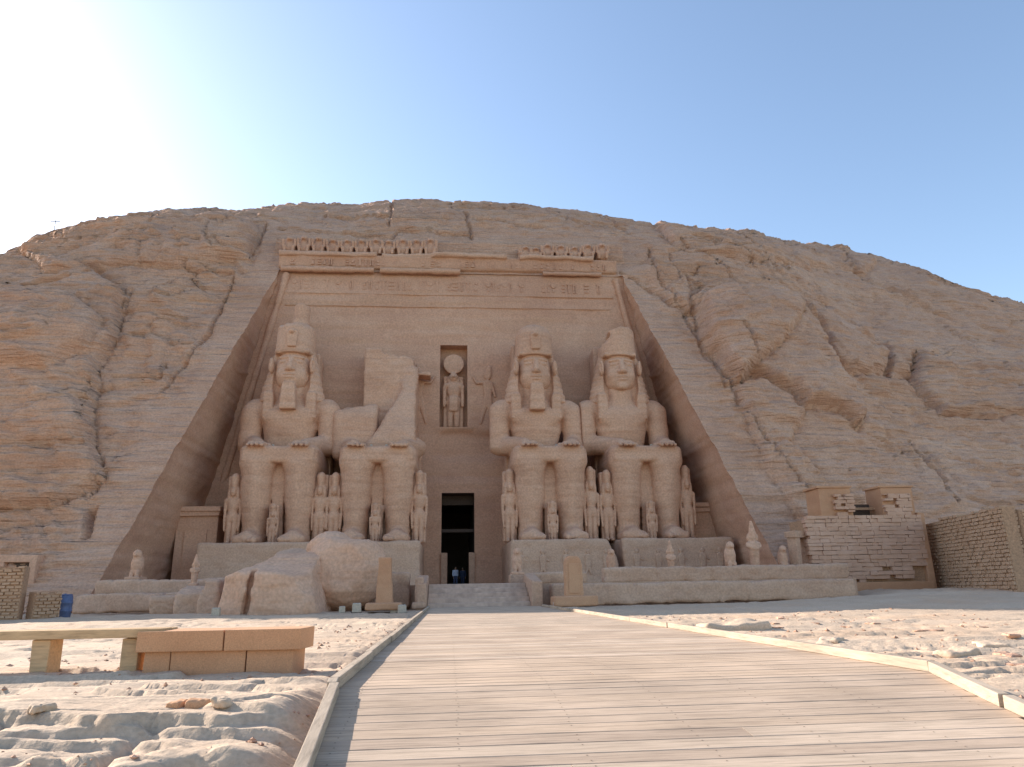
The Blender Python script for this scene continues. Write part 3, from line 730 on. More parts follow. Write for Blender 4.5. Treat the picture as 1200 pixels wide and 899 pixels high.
carve('sheared_ledge', lambda x, y, z: smax(rbox(x, y, z, (1.8, 3.75, 15.75), (2.2, .8, .16 + .1 * vnoise(x, y, 0, 5)), .08), 0 * x - 5, .1) + .1 * fbm(x, y, z * 2, 3, 6), (-.6, 2.3, 15.1), (4.4, 4.9, 16.5), .09, t2)
link('throne', _throne, t2)

# ------------------------------------------------------------------ royal family figures beside and between the legs
def fig_sdf(x, y, z):
    ax = np.abs(x)
    d = cap(ax, y, z, (.26, -.02, .2), (.30, 0, 2.3), .24, .36)
    d = smin(d, ell(x, y, z, (0, .02, 2.5), (.64, .42, .6)), .15)
    d = smin(d, ell(x, y, z, (0, .02, 3.5), (.66, .42, .75)), .2)
    d = smin(d, cap(ax, y, z, (.2, .02, 3.95), (.72, .02, 3.9), .26, .25), .15)
    d = smin(d, cap(ax, y, z, (.82, .02, 3.85), (.80, .02, 2.6), .2, .16), .06)
    d = smin(d, cap(ax, y, z, (.80, .02, 2.6), (.74, -.1, 1.6), .16, .14), .05)
    d = smin(d, ell(ax, y, z, (.72, -.1, 1.42), (.13, .17, .24)), .05)
    d = smin(d, ell(ax, y, z, (.28, -.3, .1), (.22, .45, .16)), .06)
    d = smin(d, ell(x, y, z, (0, -.08, 4.72), (.40, .40, .52)), .05)
    d = smin(d, cap(x, y, z, (0, 0, 4.0), (0, 0, 4.4), .26, .26), .08)
    d = smin(d, ell(x, y, z, (0, .12, 4.85), (.62, .42, .62)), .04)
    d = smin(d, ell(ax, y, z, (.46, .0, 4.35), (.24, .3, .7)), .08)
    d = smax(d, -ell(x, y, z, (0, -.62, 4.62), (.30, .22, .40)), .03)
    d = smin(d, ell(x, y, z, (0, -.40, 4.66), (.29, .16, .40)), .03)
    d = smin(d, cap(x, y, z, (0, -.5, 4.75), (0, -.58, 4.58), .05, .08), .03)
    d = smin(d, cap(x, y, z, (0, .05, 5.3), (0, .05, 5.9), .42, .5), .06)                   # tall headdress
    return d + .035 * fbm(x * 1.5, y * 1.5, z * 2.5, 3, 4)
_fig = sdf_mesh('body', fig_sdf, (-1.2, -.9, -.08), (1.2, .75, 6.5), .075, M_STAT)
_bp = sdf_mesh('back_pillar', lambda x, y, z: rbox(x, y, z, (0, .55, 3.1), (.78, .42, 3.1), .1) + .06 * fbm(x, y, z * 2, 3, 5), (-1.1, -.1, -.05), (1.1, 1.2, 6.4), .12, M_STAT)
first = None
names = {-13.75: 'leftmost double-crowned colossus', -5.85: 'broken headless colossus', 8.3: 'round-crowned colossus beside the doorway', 16.45: 'rightmost chipped-crown colossus'}
for xc_, nm in names.items():
    for dx, yy, sc_, what in ((-3.38, 59.75, .95, 'standing queen statue at the left side of the '), (3.38, 59.75, .95, 'standing queen statue at the right side of the '), (0, 58.75, .52, 'small prince statue standing between the legs of the ')):
        t = thing('standing_figure', what + nm, 'statue', (xc_ + dx, yy, PT), random.uniform(-.05, .05), 'royal family statues around the colossi')
        t.scale = (sc_ * (.76 if dx else .9), sc_, sc_ * random.uniform(.93, 1.03))
        link('body', _fig, t); link('back_pillar', _bp, t)
# ================================================================== pedestals, terrace, steps
def rockbox(name, lo, hi, mat, amt=.12, r=.15, h=.14, seed=1, parent=None, cut=None):
    lo, hi = np.array(lo, float), np.array(hi, float); c = (lo + hi) / 2
    def fn(x, y, z):
        d = rbox(x, y, z, (0, 0, (hi - lo)[2] / 2), (hi - lo) / 2, r)
        if cut: d = cut(d, x + c[0], y + c[1], z + lo[2])
        return d + amt * (.6 * fbm((x + c[0]) * .6, (y + c[1]) * .6, (z + lo[2]) * 1.2, 3, seed) + .4 * fbm((x + c[0]) * 1.7, (y + c[1]) * 1.7, (z + lo[2]) * 3, 3, seed + 7))
    ext = (hi - lo) / 2 + .35
    me = sdf_mesh(name, fn, (-ext[0], -ext[1], -.3), (ext[0], ext[1], (hi - lo)[2] + .35), h, mat)
    return link(name, me, parent, (c[0], c[1], lo[2]))
FLOOR = 1.18
def pedestal(x0, x1, top, label, seed, cut=None, y0=56.4):
    o = rockbox('pedestal', (x0, y0, FLOOR - .3), (x1, 66, top), M_PED, .14, .18, .15, seed, None, cut)
    return tag(o, label, 'pedestal', 'pedestals of the colossi')
pedestal(-18.6, -10.0, PT, 'long stone pedestal under the leftmost double-crowned colossus', 11)
pedestal(-9.85, -2.2, PT, 'stone pedestal under the broken headless colossus', 12)
pedestal(4.65, 12.95, PT, 'carved stone pedestal under the round-crowned colossus beside the doorway', 13, lambda d, x, y, z: smax(d, (x - 12.2) * .8 + (z - 3.6) * .5 - .35, .2))
pedestal(13.4, 22.2, PT, 'carved stone pedestal under the rightmost chipped-crown colossus', 14)
# low-relief captives and panels on the right-hand pedestal fronts belong to the pedestals
def small_relief(h_):
    def fn(x, y, z):
        d = cap(x, y, z, (0, 0, h_ * .62), (0, 0, h_ * .3), h_ * .14, h_ * .11)
        d = smin(d, ell(x, y, z, (0, 0, h_ * .85), (h_ * .09, h_ * .09, h_ * .1)), .04)
        d = smin(d, cap(np.abs(x), y, z, (.02, 0, h_ * .3), (h_ * .1, 0, .05), h_ * .07, h_ * .05), .03)
        d = smin(d, cap(x, y, z, (0, 0, h_ * .66), (h_ * .25, 0, h_ * .5), h_ * .05, h_ * .04), .03)
        return smax(d, np.abs(y) - .13, .03)
    return sdf_mesh('relief_figure', fn, (-.9, -.3, -.1), (.9, .3, h_ * 1.05), .05, M_PED)
_rel = small_relief(2.0)
peds = [o for o in bpy.data.objects if o.name.startswith('pedestal')]
for p_ in peds:
    px0 = p_.location.x
    if px0 < 3: continue
    for dx in (-3.4, -1.7, .1, 1.8, 3.2):
        link('relief_figure', _rel, p_, (dx, -4.78, 1.0))
# terrace floor (structure), retaining walls (things)
def slab(name, pts, z0_, z1_, mat):
    b = bmesh.new(); lo = [b.verts.new((x, y, z0_)) for x, y in pts]; hi = [b.verts.new((x, y, z1_)) for x, y in pts]; n = len(pts)
    b.faces.new(hi); b.faces.new(lo[::-1])
    for k in range(n): b.faces.new((lo[k], lo[(k + 1) % n], hi[(k + 1) % n], hi[k]))
    bmesh.ops.recalc_face_normals(b, faces=b.faces)
    me = bpy.data.meshes.new(name); b.to_mesh(me); b.free(); me.materials.append(mat); return link(name, me)
structure(slab('terrace_floor', [(-20.0, 47.0), (-11, 44.4), (-1.3, 42.2), (4.0, 42.2), (24, 42.6), (24.5, 66.5), (-24, 66.5)], -.5, FLOOR, M_PED))
def wall_thing(name, label, pts, z0_, z1_, th, seed, mat=M_PED, cat='wall', group=None, h=.12, amt=.13):
    pts = np.array(pts, float); c = pts.mean(0)
    def fn(x, y, z):
        d = None
        for (ax_, ay_), (bx, by) in zip(pts - c, (pts - c)[1:]):
            L_ = math.hypot(bx - ax_, by - ay_); ux, uy = (bx - ax_) / L_, (by - ay_) / L_
            mx_, my_ = (ax_ + bx) / 2, (ay_ + by) / 2
            u = (x - mx_) * ux + (y - my_) * uy; v = -(x - mx_) * uy + (y - my_) * ux
            e = rbox(u, v, z, (0, 0, (z1_ - z0_) / 2), (L_ / 2 + .02, th / 2, (z1_ - z0_) / 2), .08)
            d = e if d is None else np.minimum(d, e)
        return d + amt * (.6 * fbm(x * .7, y * .7, z * 1.2, 3, seed) + .5 * fbm(x * 1.8, y * 1.8, z * 3, 3, seed + 4)) + .06 * sstep(.06, .0, np.abs(((x + .35 * vnoise(x * 0, y * 0, np.floor(z / .7), seed)) / 1.7) % 1.0 - .5)) 
    lo = (pts - c).min(0) - th; hi = (pts - c).max(0) + th
    me = sdf_mesh(name, fn, (lo[0], lo[1], -.25), (hi[0], hi[1], z1_ - z0_ + .3), h, mat)
    o = link(name, me, None, (c[0], c[1], z0_)); return tag(o, label, cat, group)
wall_thing('terrace_wall', 'low front retaining wall of the terrace right of the steps', [(5.6, 41.2), (14, 41.4), (23.2, 41.8)], 0, 1.12, .9, 21, group='terrace retaining walls')
wall_thing('terrace_wall', 'upper parapet wall set back along the right terrace edge', [(8.9, 43.1), (16, 43.3), (24.0, 43.6)], 1.1, 2.0, .8, 22, group='terrace retaining walls')
wall_thing('terrace_wall', 'short broken parapet between the steps and the right pedestal', [(4.4, 43.0), (8.0, 43.2)], 1.1, 1.75, .8, 23, group='terrace retaining walls')
wall_thing('terrace_wall', 'low worn terrace wall in front of the left side wall', [(-20.3, 43.6), (-15.2, 42.3), (-12.4, 42.0)], 0, 1.0, 1.0, 24, group='terrace retaining walls')
wall_thing('terrace_wall', 'upper worn terrace wall set back below the left small statues', [(-20.2, 45.3), (-12.5, 43.8)], .9, 1.75, .8, 25, group='terrace retaining walls')
wall_thing('terrace_wall', 'dark low terrace wall behind the reddish tapering pillar', [(-5.6, 42.2), (-2.2, 42.2)], 0, 1.9, .9, 26, group='terrace retaining walls')
# entrance steps with side blocks
st = thing('stone_steps', 'grey stone steps climbing from the boardwalk to the temple doorway', 'steps', (1.55, 38.5, 0))
g = MB()
for k in range(5): g.box((0, .4 + k * .62 + 1.2, .12 * (2 * k + 1) - .12 * k), (5.3, 2.6, .24 * (k + 1)), jit=.01, bev=.03)
g.build('treads', plain('grey worn step stone', (.50, .36, .285), .9, 0, 3, .2, .3), st)
for sg, nm in ((-1, 'side_block'), (1, 'side_block')):
    MB().box((sg * 2.95, 1.9, .75), (.6, 4.2, 1.5), taper=.9, jit=.05, bev=.08, rx=.12).build(nm, M_PED, st)
# ---------------------------------------------------------------- fallen pieces of the broken colossus
def fallen(name, label, loc, dims, planes, seed, h=.09, mat=M_CLIFF, sub=None):
    rng = np.random.RandomState(seed)
    def fn(x, y, z):
        d = rbox(x, y, z, (0, 0, dims[2] * .4), (dims[0] * .5, dims[1] * .5, dims[2] * .62), .3) if not sub else sub(x, y, z)
        for (nx, ny, nz, off) in planes:
            n_ = np.array([nx, ny, nz], float); n_ /= np.linalg.norm(n_)
            d = smax(d, x * n_[0] + y * n_[1] + z * n_[2] - off, .05)
        p_ = fbm(x * .45, y * .45, z * .6, 3, seed) * 4; p_ = np.floor(p_) + sstep(.75, 1, p_ - np.floor(p_))
        return d + .06 * p_ + .045 * fbm(x * 1.5, y * 1.5, z * 3.0, 4, seed + 3)
    me = sdf_mesh(name, fn, (-dims[0] * .75, -dims[1] * .75, -.5), (dims[0] * .75, dims[1] * .75, dims[2] * 1.25), h, mat)
    return tag(link(name, me, None, loc), label, 'stone block', 'fallen pieces of the broken colossus')
fallen('fallen_block', 'huge angular fallen block with sloping pale top in front of the left pedestal', (-8.45, 37.8, 0), (4.9, 4.2, 2.75),
       [(.12, -1, .06, 1.75), (-1, -.1, .12, 2.4), (.1, -.42, 1, 2.2), (1, -.1, .2, 2.2), (-.42, -.1, 1, 2.45), (.75, -.7, .4, 2.35), (-.55, -1, .0, 2.15), (1, -1, -.25, 2.2)], 5, mat=M_STAT,
       sub=lambda x, y, z: smax(smax(rbox(x, y, z, (0, 0, 1.1), (2.45, 2.1, 1.75), .2), -rbox(x - .12 * z, y, z, (-.95, -1.9, 1.0), (.24, .75, 1.25), .05), .04), -(cap(x, y, z, (-2.6, .2, 2.75), (2.6, -.9, 2.2), .07, .07)), .05))
def barrel(x, y, z):
    d = ell(x, y, z, (0, 0, 1.95), (2.15, 2.3, 2.15)); d = smax(d, z - 3.65 + .1 * x, .3)
    d = smin(d, ell(x, y, z, (-.9, .6, 3.2), (1.3, 1.5, .9)), .2)
    d = smax(d, -(cap(x, y, z, (-2.9, -2.4, 2.55), (2.6, -2.6, 2.35), .10, .10)), .08)
    return d
fallen('fallen_block', 'rounded barrel-like fallen torso piece behind the reddish pillar', (-5.6, 40.6, 0), (4.4, 4.8, 3.8), [(0, -1, .1, 2.1)], 9, sub=barrel, mat=M_STAT)
fallen('fallen_block', 'pale fallen slab leaning behind the huge angular block', (-7.6, 42.9, .8), (4.6, 2.6, 2.6), [(-.25, -.35, 1, 2.2), (0, -1, .1, 1.0)], 15, mat=M_PED)
fallen('fallen_block', 'small squat boulder left of the huge angular block', (-13.0, 40.2, 0), (1.7, 1.5, 1.2), [(0, -.2, 1, 1.0)], 17, .07, M_PED)
fallen('fallen_block', 'narrow upright boulder touching the huge angular block', (-11.9, 39.2, 0), (1.2, 1.4, 1.7), [(-1, 0, .1, .5)], 18, .07, M_PED)
fallen('fallen_block', 'dark squat block below the left terrace corner', (-14.6, 41.0, 0), (1.6, 1.4, .9), [(0, 0, 1, .8)], 19, .07, M_PED)

# ---------------------------------------------------------------- pillars (stelae)
def stele(label, x, y, h_, w, mat, taper, seed, rounded, bx=(1.7, 1.5, .45), z=0):
    t = thing('stone_stele', label, 'stele', (x, y, z))
    def fn(px_, py_, pz):
        k = 1 - (1 - taper) * np.clip(pz / h_, 0, 1)
        d = rbox(px_ / k, py_ / k, pz, (0, 0, h_ / 2 + bx[2] / 2), (w / 2, w * .4, h_ / 2 + bx[2] / 2), .06)
        if rounded: d = smax(d, np.sqrt((px_) ** 2 + (pz - h_ - bx[2] + w * .42) ** 2) - w * .46 - 4 * np.maximum(0, h_ + bx[2] - w * .42 - pz), .04)
        return d + .05 * fbm(px_ * 1.6, py_ * 1.6, pz * 2, 3, seed)
    link('shaft', sdf_mesh('shaft', fn, (-w, -w, -.1), (w, w, h_ + bx[2] + .3), .05, mat), t)
    o = rockbox('base', (-bx[0] / 2, -bx[1] / 2, 0), (bx[0] / 2, bx[1] / 2, bx[2]), mat, .05, .06, .06, seed + 2, t)
    return t
stele('reddish tapering stone pillar on a square base left of the steps', -3.1, 36.8, 2.1, .85, M_RED, .72, 31, False, (1.7, 1.4, .36))
ts = stele('reddish round-topped stele on a sloping base right of the steps', 6.25, 37.6, 1.95, .9, M_RED, .97, 32, True, (2.2, 1.5, .5))
MB().box((0, -.37, 1.35), (.56, .05, 1.45), bev=.02).build('carved_panel', M_RED, ts)
stele('narrow grey gate post at the left foot of the steps', -1.5, 38.7, 1.25, .45, M_PED, .95, 33, False, (.7, .7, .3))
# ---------------------------------------------------------------- small terrace statues
def falcon(x, y, z):
    d = ell(x, y, z, (0, .05, .85), (.34, .42, .72)); d = smin(d, ell(x, y, z, (0, -.12, 1.5), (.25, .28, .27)), .12)
    d = smin(d, cap(x, y, z, (0, -.36, 1.5), (0, -.46, 1.4), .09, .04), .04)
    d = smin(d, cap(x, y, z, (0, .35, .6), (0, .5, .1), .24, .16), .1); d = smin(d, cap(np.abs(x), y, z, (.15, -.22, .45), (.15, -.3, .1), .13, .12), .06)
    d = smin(d, rbox(x, y, z, (0, .05, .08), (.42, .62, .1), .03), .03)
    return d + .025 * fbm(x * 2, y * 2, z * 2, 2, 5)
def osir(x, y, z):
    ax = np.abs(x)
    d = cap(x, y, z, (0, 0, .1), (0, 0, 1.35), .24, .33); d = smin(d, cap(ax, y, z, (.1, 0, 1.5), (.3, 0, 1.45), .17, .16), .1)
    d = smin(d, cap(ax, y, z, (.36, -.05, 1.35), (.1, -.28, 1.2), .12, .1), .06)
    d = smin(d, ell(x, y, z, (0, -.03, 1.9), (.2, .2, .26)), .06); d = smin(d, ell(x, y, z, (0, .06, 1.85), (.36, .2, .34)), .05)
    d = smin(d, cap(x, y, z, (0, 0, 2.1), (0, .03, 2.75), .22, .09), .05); d = smin(d, cap(x, y, z, (0, -.2, 1.7), (0, -.25, 1.4), .06, .07), .03)
    d = smin(d, rbox(x, y, z, (0, .05, .1), (.36, .42, .12), .03), .03)
    return d + .02 * fbm(x * 2, y * 2, z * 2, 2, 5)
_fal = sdf_mesh('body', falcon, (-.6, -.75, -.05), (.6, .8, 1.9), .05, M_STAT); _osi = sdf_mesh('body', osir, (-.7, -.6, -.05), (.7, .65, 3.0), .05, M_STAT)
_plb = sdf_mesh('plinth', lambda x, y, z: rbox(x, y, z, (0, 0, .3), (.55, .6, .3), .05) + .03 * fbm(x * 2, y * 2, z * 2, 2, 8), (-.8, -.85, -.1), (.8, .85, .8), .06, M_PED)
def mini(kind, label, x, y, z, sc_, pl=True, sz=1.0):
    t = thing({'f': 'falcon_statue', 'o': 'standing_figure'}[kind], label, 'statue', (x, y, z), 0, 'small statues along the terrace')
    t.scale = (sc_,) * 3
    link('body', _fal if kind == 'f' else _osi, t, (0, 0, .58 if pl else 0))
    if pl: link('plinth', _plb, t)
def px_at(px, py, Y): return float(atY(px, py, Y)[0])
mini('o', 'tall pointed-crown statue alone at the right end of the terrace', px_at(884, 650, 46), 46, FLOOR, 1.08, True)
mini('f', 'falcon statue at the far right end of the terrace beside the chapel', px_at(917, 650, 46), 46, FLOOR, .9)
mini('f', 'falcon statue before the right corner of the rightmost pedestal', px_at(856, 655, 45), 45, FLOOR, 1.0)
mini('o', 'slim standing statue before the middle of the rightmost pedestal', px_at(786, 655, 45), 45, FLOOR, .72)
mini('f', 'falcon statue before the gap between the two right pedestals', px_at(716, 655, 45), 45, FLOOR, .85)
mini('f', 'pale falcon statue by the left side wall of the recess', px_at(160, 668, 46), 46, FLOOR, 1.0)
mini('o', 'stubby standing statue on a plinth before the leftmost pedestal', px_at(229, 672, 43), 42.9, 1.0, .6)
mini('f', 'small falcon statue between the steps and the right pedestal', px_at(606, 662, 45), 45, FLOOR, .9)
# falcon-headed god with sun disc in the niche
def god(x, y, z):
    ax = np.abs(x)
    d = cap(ax, y, z, (.30, 0, .3), (.32, 0, 2.6), .26, .34); d = smin(d, ell(x, y, z, (0, 0, 2.75), (.66, .4, .55)), .15)
    d = smin(d, ell(x, y, z, (0, 0, 3.7), (.62, .4, .8)), .15); d = smin(d, cap(ax, y, z, (.2, 0, 4.25), (.72, 0, 4.2), .25, .25), .12)
    d = smin(d, cap(ax, y, z, (.85, 0, 4.1), (.88, -.05, 2.2), .2, .15), .05); d = smin(d, rbox(x, y, z, (0, -.15, 2.35), (.42, .35, .75), .1), .1)
    d = smin(d, ell(x, y, z, (0, -.1, 5.05), (.42, .42, .45)), .06); d = smin(d, ell(x, y, z, (0, .1, 4.8), (.62, .3, .65)), .06); d = smin(d, cap(x, y, z, (0, -.5, 5.05), (0, -.68, 4.9), .13, .05), .05)
    d = smin(d, np.maximum(np.sqrt(x * x + (z - 6.35) ** 2) - .98, np.abs(y - .05) - .32), .06)
    d = smin(d, rbox(x, y, z, (0, .45, 2.6), (.95, .3, 2.6), .08), .05)
    return d + .03 * fbm(x * 1.5, y * 1.5, z * 2, 3, 9)
gt = thing('niche_statue', 'falcon-headed god statue with sun disc standing in the niche above the doorway', 'statue', (.3, 67.5, 15.62))
link('body', sdf_mesh('body', god, (-1.2, -1, -.05), (1.2, .9, 7.5), .07, M_STAT), gt)
# small shrines in both dark corners of the recess
def shrine(label, x):
    t = thing('corner_shrine', label, 'shrine', (x, 62.5, FLOOR), 0, 'corner shrines')
    g = MB(); g.box((0, 0, 2.9), (3.2, 3, 5.8), jit=.04, bev=.06); g.build('wall', M_WALL, t)
    g = MB(); g.box((0, -.1, 5.95), (3.5, 3.3, .35), jit=.03, bev=.05); g.box((0, -.15, 6.35), (3.7, 3.5, .4), jit=.03, bev=.08); g.build('cornice', M_WALL, t)
    g = MB(); g.box((0, -1.56, 2.6), (1.7, .14, 4.2)); g.build('panel', M_WALL, t)
shrine('small cornice-topped shrine in the dark left corner of the recess', -20.2); shrine('small cornice-topped shrine in the dark right corner of the recess', 21.3)
# ================================================================== the right-hand chapel of coursed stone
ch = thing('stone_chapel', 'small coursed-stone chapel with two plastered piers right of the terrace', 'chapel', (27.2, 46, 0))
P_ = lambda px, py, Y: atY(px, py, Y)
xa, xb = float(P_(950, 650, 45.5)[0]), float(P_(1089, 650, 45.5)[0])
def courses(x0, x1, z0_, z1_, yf, bw, bh, name, parent, mat, jit=.03, skip=None, seed=1, batter=0.0, depth=.5):
    rnd = random.Random(seed); g = MB(); z = z0_; r = 0
    while z < z1_ - .05:
        h_ = min(bh * rnd.uniform(.75, 1.25), z1_ - z); x = x0 + rnd.uniform(-.1, .1)
        while x < x1 - .08:
            w = min(bw * rnd.uniform(.45, 1.7), x1 - x)
            if not (skip and skip(x + w / 2, z + h_ / 2)):
                d_ = rnd.uniform(-jit, jit) * 1.6
                g.box((x + w / 2 - ch_off[0], yf + batter * (z - z0_) + depth / 2 + d_ - ch_off[1], z + h_ / 2 - ch_off[2]), (w - .012, depth, h_ - .012), jit=.02, bev=.02, rz=rnd.uniform(-.02, .02))
            x += w
        z += h_; r += 1
    return g.build(name, mat, parent)
ch_off = (27.2, 46, 0)
zt = float(P_(1000, 604, 45.5)[2]); zp = float(P_(980, 571, 45.6)[2]); zb = .0
W_ = xb - xa
g = MB(); g.box(((xa + xb) / 2 - 27.2, 1.05, (zt - .2) / 2), (W_ - .3, 2.4, zt - .2 + .0)); g.build('core', M_MORTAR, ch)
M_COURSE = stone('pale coursed stone', (.47, .275, .185), (.57, .355, .25), (.66, .44, .33), 2.5, .3, .5, bdist=.03, stain_amt=.1, grain=2)
courses(xa, xb - .1, .9, zt, 45.5, .62, .24, 'front_wall', ch, M_COURSE, skip=lambda x, z: (z < 1.9 and xa + W_ * .62 < x) and not (xa + W_ * .7 < x < xa + W_ * .82) or (z < 1.15 and (x * 3.1 % 1) < .75), seed=3)
MB().box(((xa + xb) / 2 - 27.2, -.38, .45), (W_ - .1, .55, .9), jit=.04, bev=.05).build('plastered_footing', M_RED, ch)
MB().box((xb - 27.2 - .05, .95, zt / 2 - .02), (.5, 2.9, zt + .35), taper=.93, jit=.03, bev=.05).build('corner_plaster', M_RED, ch)
for pxa, pxb, sd_ in ((962, 1000, 5), (1035, 1073, 6)):
    x0_, x1_ = float(P_(pxa, 585, 45.6)[0]), float(P_(pxb, 585, 45.6)[0])
    pr = MB().box(((x0_ + x1_) / 2 - 27.2, .75, (zt + zp) / 2 - .1), (x1_ - x0_, 1.9, zp - zt + .2), taper=.97, jit=.03, bev=.04).build('plastered_pier', M_RED, ch)
    MB().box(((x0_ + x1_) / 2 - 27.2, .75, zp + .05), (x1_ - x0_ + .16, 2.05, .14), jit=.02, bev=.02).build('pier_cap', M_RED, pr)
    courses(x0_ + (x1_ - x0_) * (.42 if sd_ == 5 else .02), x1_ - (0 if sd_ == 5 else .35), zt - .02, zp - .45, 45.5, .5, .22, 'patch_of_blocks', pr, M_COURSE, skip=lambda x, z: (x * 7.3 + z * 3.1) % 1 < .35, seed=sd_, depth=.3)
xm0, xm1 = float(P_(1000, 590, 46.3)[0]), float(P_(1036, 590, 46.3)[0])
g = MB(); g.box(((xm0 + xm1) / 2 - 27.2, 1.6, zt + .4), (xm1 - xm0 + .3, .4, 1.0)); g.build('gap_shade_backing', M_DARK, ch)  # dark box stands for the shade in the open gap
MB().box(((xm0 + xm1) / 2 - 27.2, .9, zt + .55), (xm1 - xm0 + .1, .3, .16)).build('crossbeam', M_MORTAR, ch)
# freestanding stone doorframe left of the chapel
dx_ = float(P_(937, 640, 46.2)[0])
df = thing('stone_doorframe', 'narrow freestanding stone doorframe between terrace and chapel', 'doorframe', (dx_, 46.2, FLOOR), .5)
for sg in (-1, 1): MB().box((sg * .55, 0, 1.3), (.34, .7, 2.6), jit=.03, bev=.04).build('jamb', M_PED, df)
MB().box((0, 0, 2.78), (1.7, .85, .42), jit=.03, bev=.05).build('lintel', M_PED, df)
tag(rockbox('rubble_block', (25.6, 47.6, 4.6), (27.0, 48.8, 5.5), M_PED, .25, .2, .08, 61), 'pale rubble block lodged above the doorframe beside the left pier', 'stone block')
# ================================================================== mud-brick walls
def brick_wall(label, p0, p1, z0_, ztop, th, bw, bh, mat=M_BRICK, cat='wall', seed=1, jit=.045, grp='mud-brick walls'):
    p0, p1 = Vector((*p0, 0)), Vector((*p1, 0)); d = p1 - p0; L_ = d.length; a = math.atan2(d.y, d.x)
    t = thing('mud_brick_wall', label, cat, (p0.x, p0.y, z0_), a, grp)
    rnd = random.Random(seed); g = MB(); z = 0; r = 0; hmax = max(ztop(0), ztop(.5), ztop(1))
    while z < hmax:
        x = -(r % 2) * bw / 2
        while x < L_:
            w = min(bw, L_ - x); xs = max(0, x); w = min(bw, x + bw - xs, L_ - xs)
            if w > .06 and z + bh < ztop((xs + w / 2) / L_) + rnd.uniform(-.08, .08) and rnd.random() > .008:
                k = rnd.uniform(-jit, jit)
                g.box((xs + w / 2, k, z + bh / 2), (w - .055, th, bh - .05), jit=.018)
            x += bw
        z += bh; r += 1
    g.build('bricks', mat, t)
    g = MB(); n = 12
    for k in range(n):
        hh = min(ztop(k / n), ztop((k + 1) / n)) - .12
        g.box((L_ * (k + .5) / n, 0, hh / 2 - .2), (L_ / n, th - .16, hh + .4))
    g.build('mortar_core', M_MORTAR, t)
    return t
wr0 = P_(1091, 640, 47.5); wr1 = P_(1190, 640, 37.5)
zr0 = float(P_(1091, 613, 47.5)[2]); zr1 = float(P_(1183, 592, 37.8)[2])
brick_wall('tall mud-brick wall with a rising top running toward the right edge', (wr0[0], wr0[1]), (wr1[0], wr1[1]), .0, lambda t: zr0 + (zr1 - zr0) * min(1, t / .93), .8, .46, .21, seed=3)
brick_wall('end wall turning back from the near corner of the tall mud-brick wall', (wr1[0] + .45, wr1[1] + .1), (wr1[0] + 9.5, wr1[1] + 4.2), .0, lambda t: zr1 - .1 - 1.6 * t, .8, .46, .21, seed=4)
xl0, xl1 = float(P_(-60, 690, 34)[0]), float(P_(26, 690, 35)[0])
brick_wall('high grey mud-brick wall end at the left edge before the rock doorway', (xl0 - 2, 34.2), (xl1, 35.2), 0, lambda t: 2.2 + .1 * t, .8, .34, .14, seed=5)
brick_wall('low dark mud-brick wall between the rock doorway and the blue barrel', (xl1 + .3, 35.3), (float(P_(66, 700, 36)[0]), 36.2), 0, lambda t: 1.15, .7, .34, .14, seed=6)
# rock-cut doorway in the left cliff: frame set on the rock face
def hill_y(px, py, lo=20, hi=90):            # first hit of the line of sight with the hill
    d = ray(px, py); d = d / np.linalg.norm(d)
    hit = hill_hit(d); return hit
from mathutils.bvhtree import BVHTree
dg = bpy.context.evaluated_depsgraph_get()
hv = hill.data
bvh = BVHTree.FromPolygons([v.co[:] for v in hv.vertices], [p.vertices[:] for p in hv.polygons])
def hill_hit(d):
    h_ = bvh.ray_cast(Vector(EYE), Vector(d)); return np.array(h_[0]) if h_[0] else None
hp = hill_y(24, 668); hy = hp[1]
dl = thing('rock_doorway', 'small dark doorway cut into the foot of the left cliff', 'doorway', (float(hp[0]), float(hy) - .1, 0), 0)
for sg in (-1, 1): MB().box((sg * 1.0, .1, 1.55), (.45, 1.1, 3.1), jit=.03, bev=.05).build('jamb', M_WALL, dl)
MB().box((0, .1, 3.32), (2.5, 1.15, .5), jit=.04, bev=.06).build('lintel', M_WALL, dl)
MB().box((0, .25, 1.5), (1.56, .5, 3.1)).build('doorway_shade', M_DARK, dl)  # solid block, its dark colour stands for shade inside the doorway
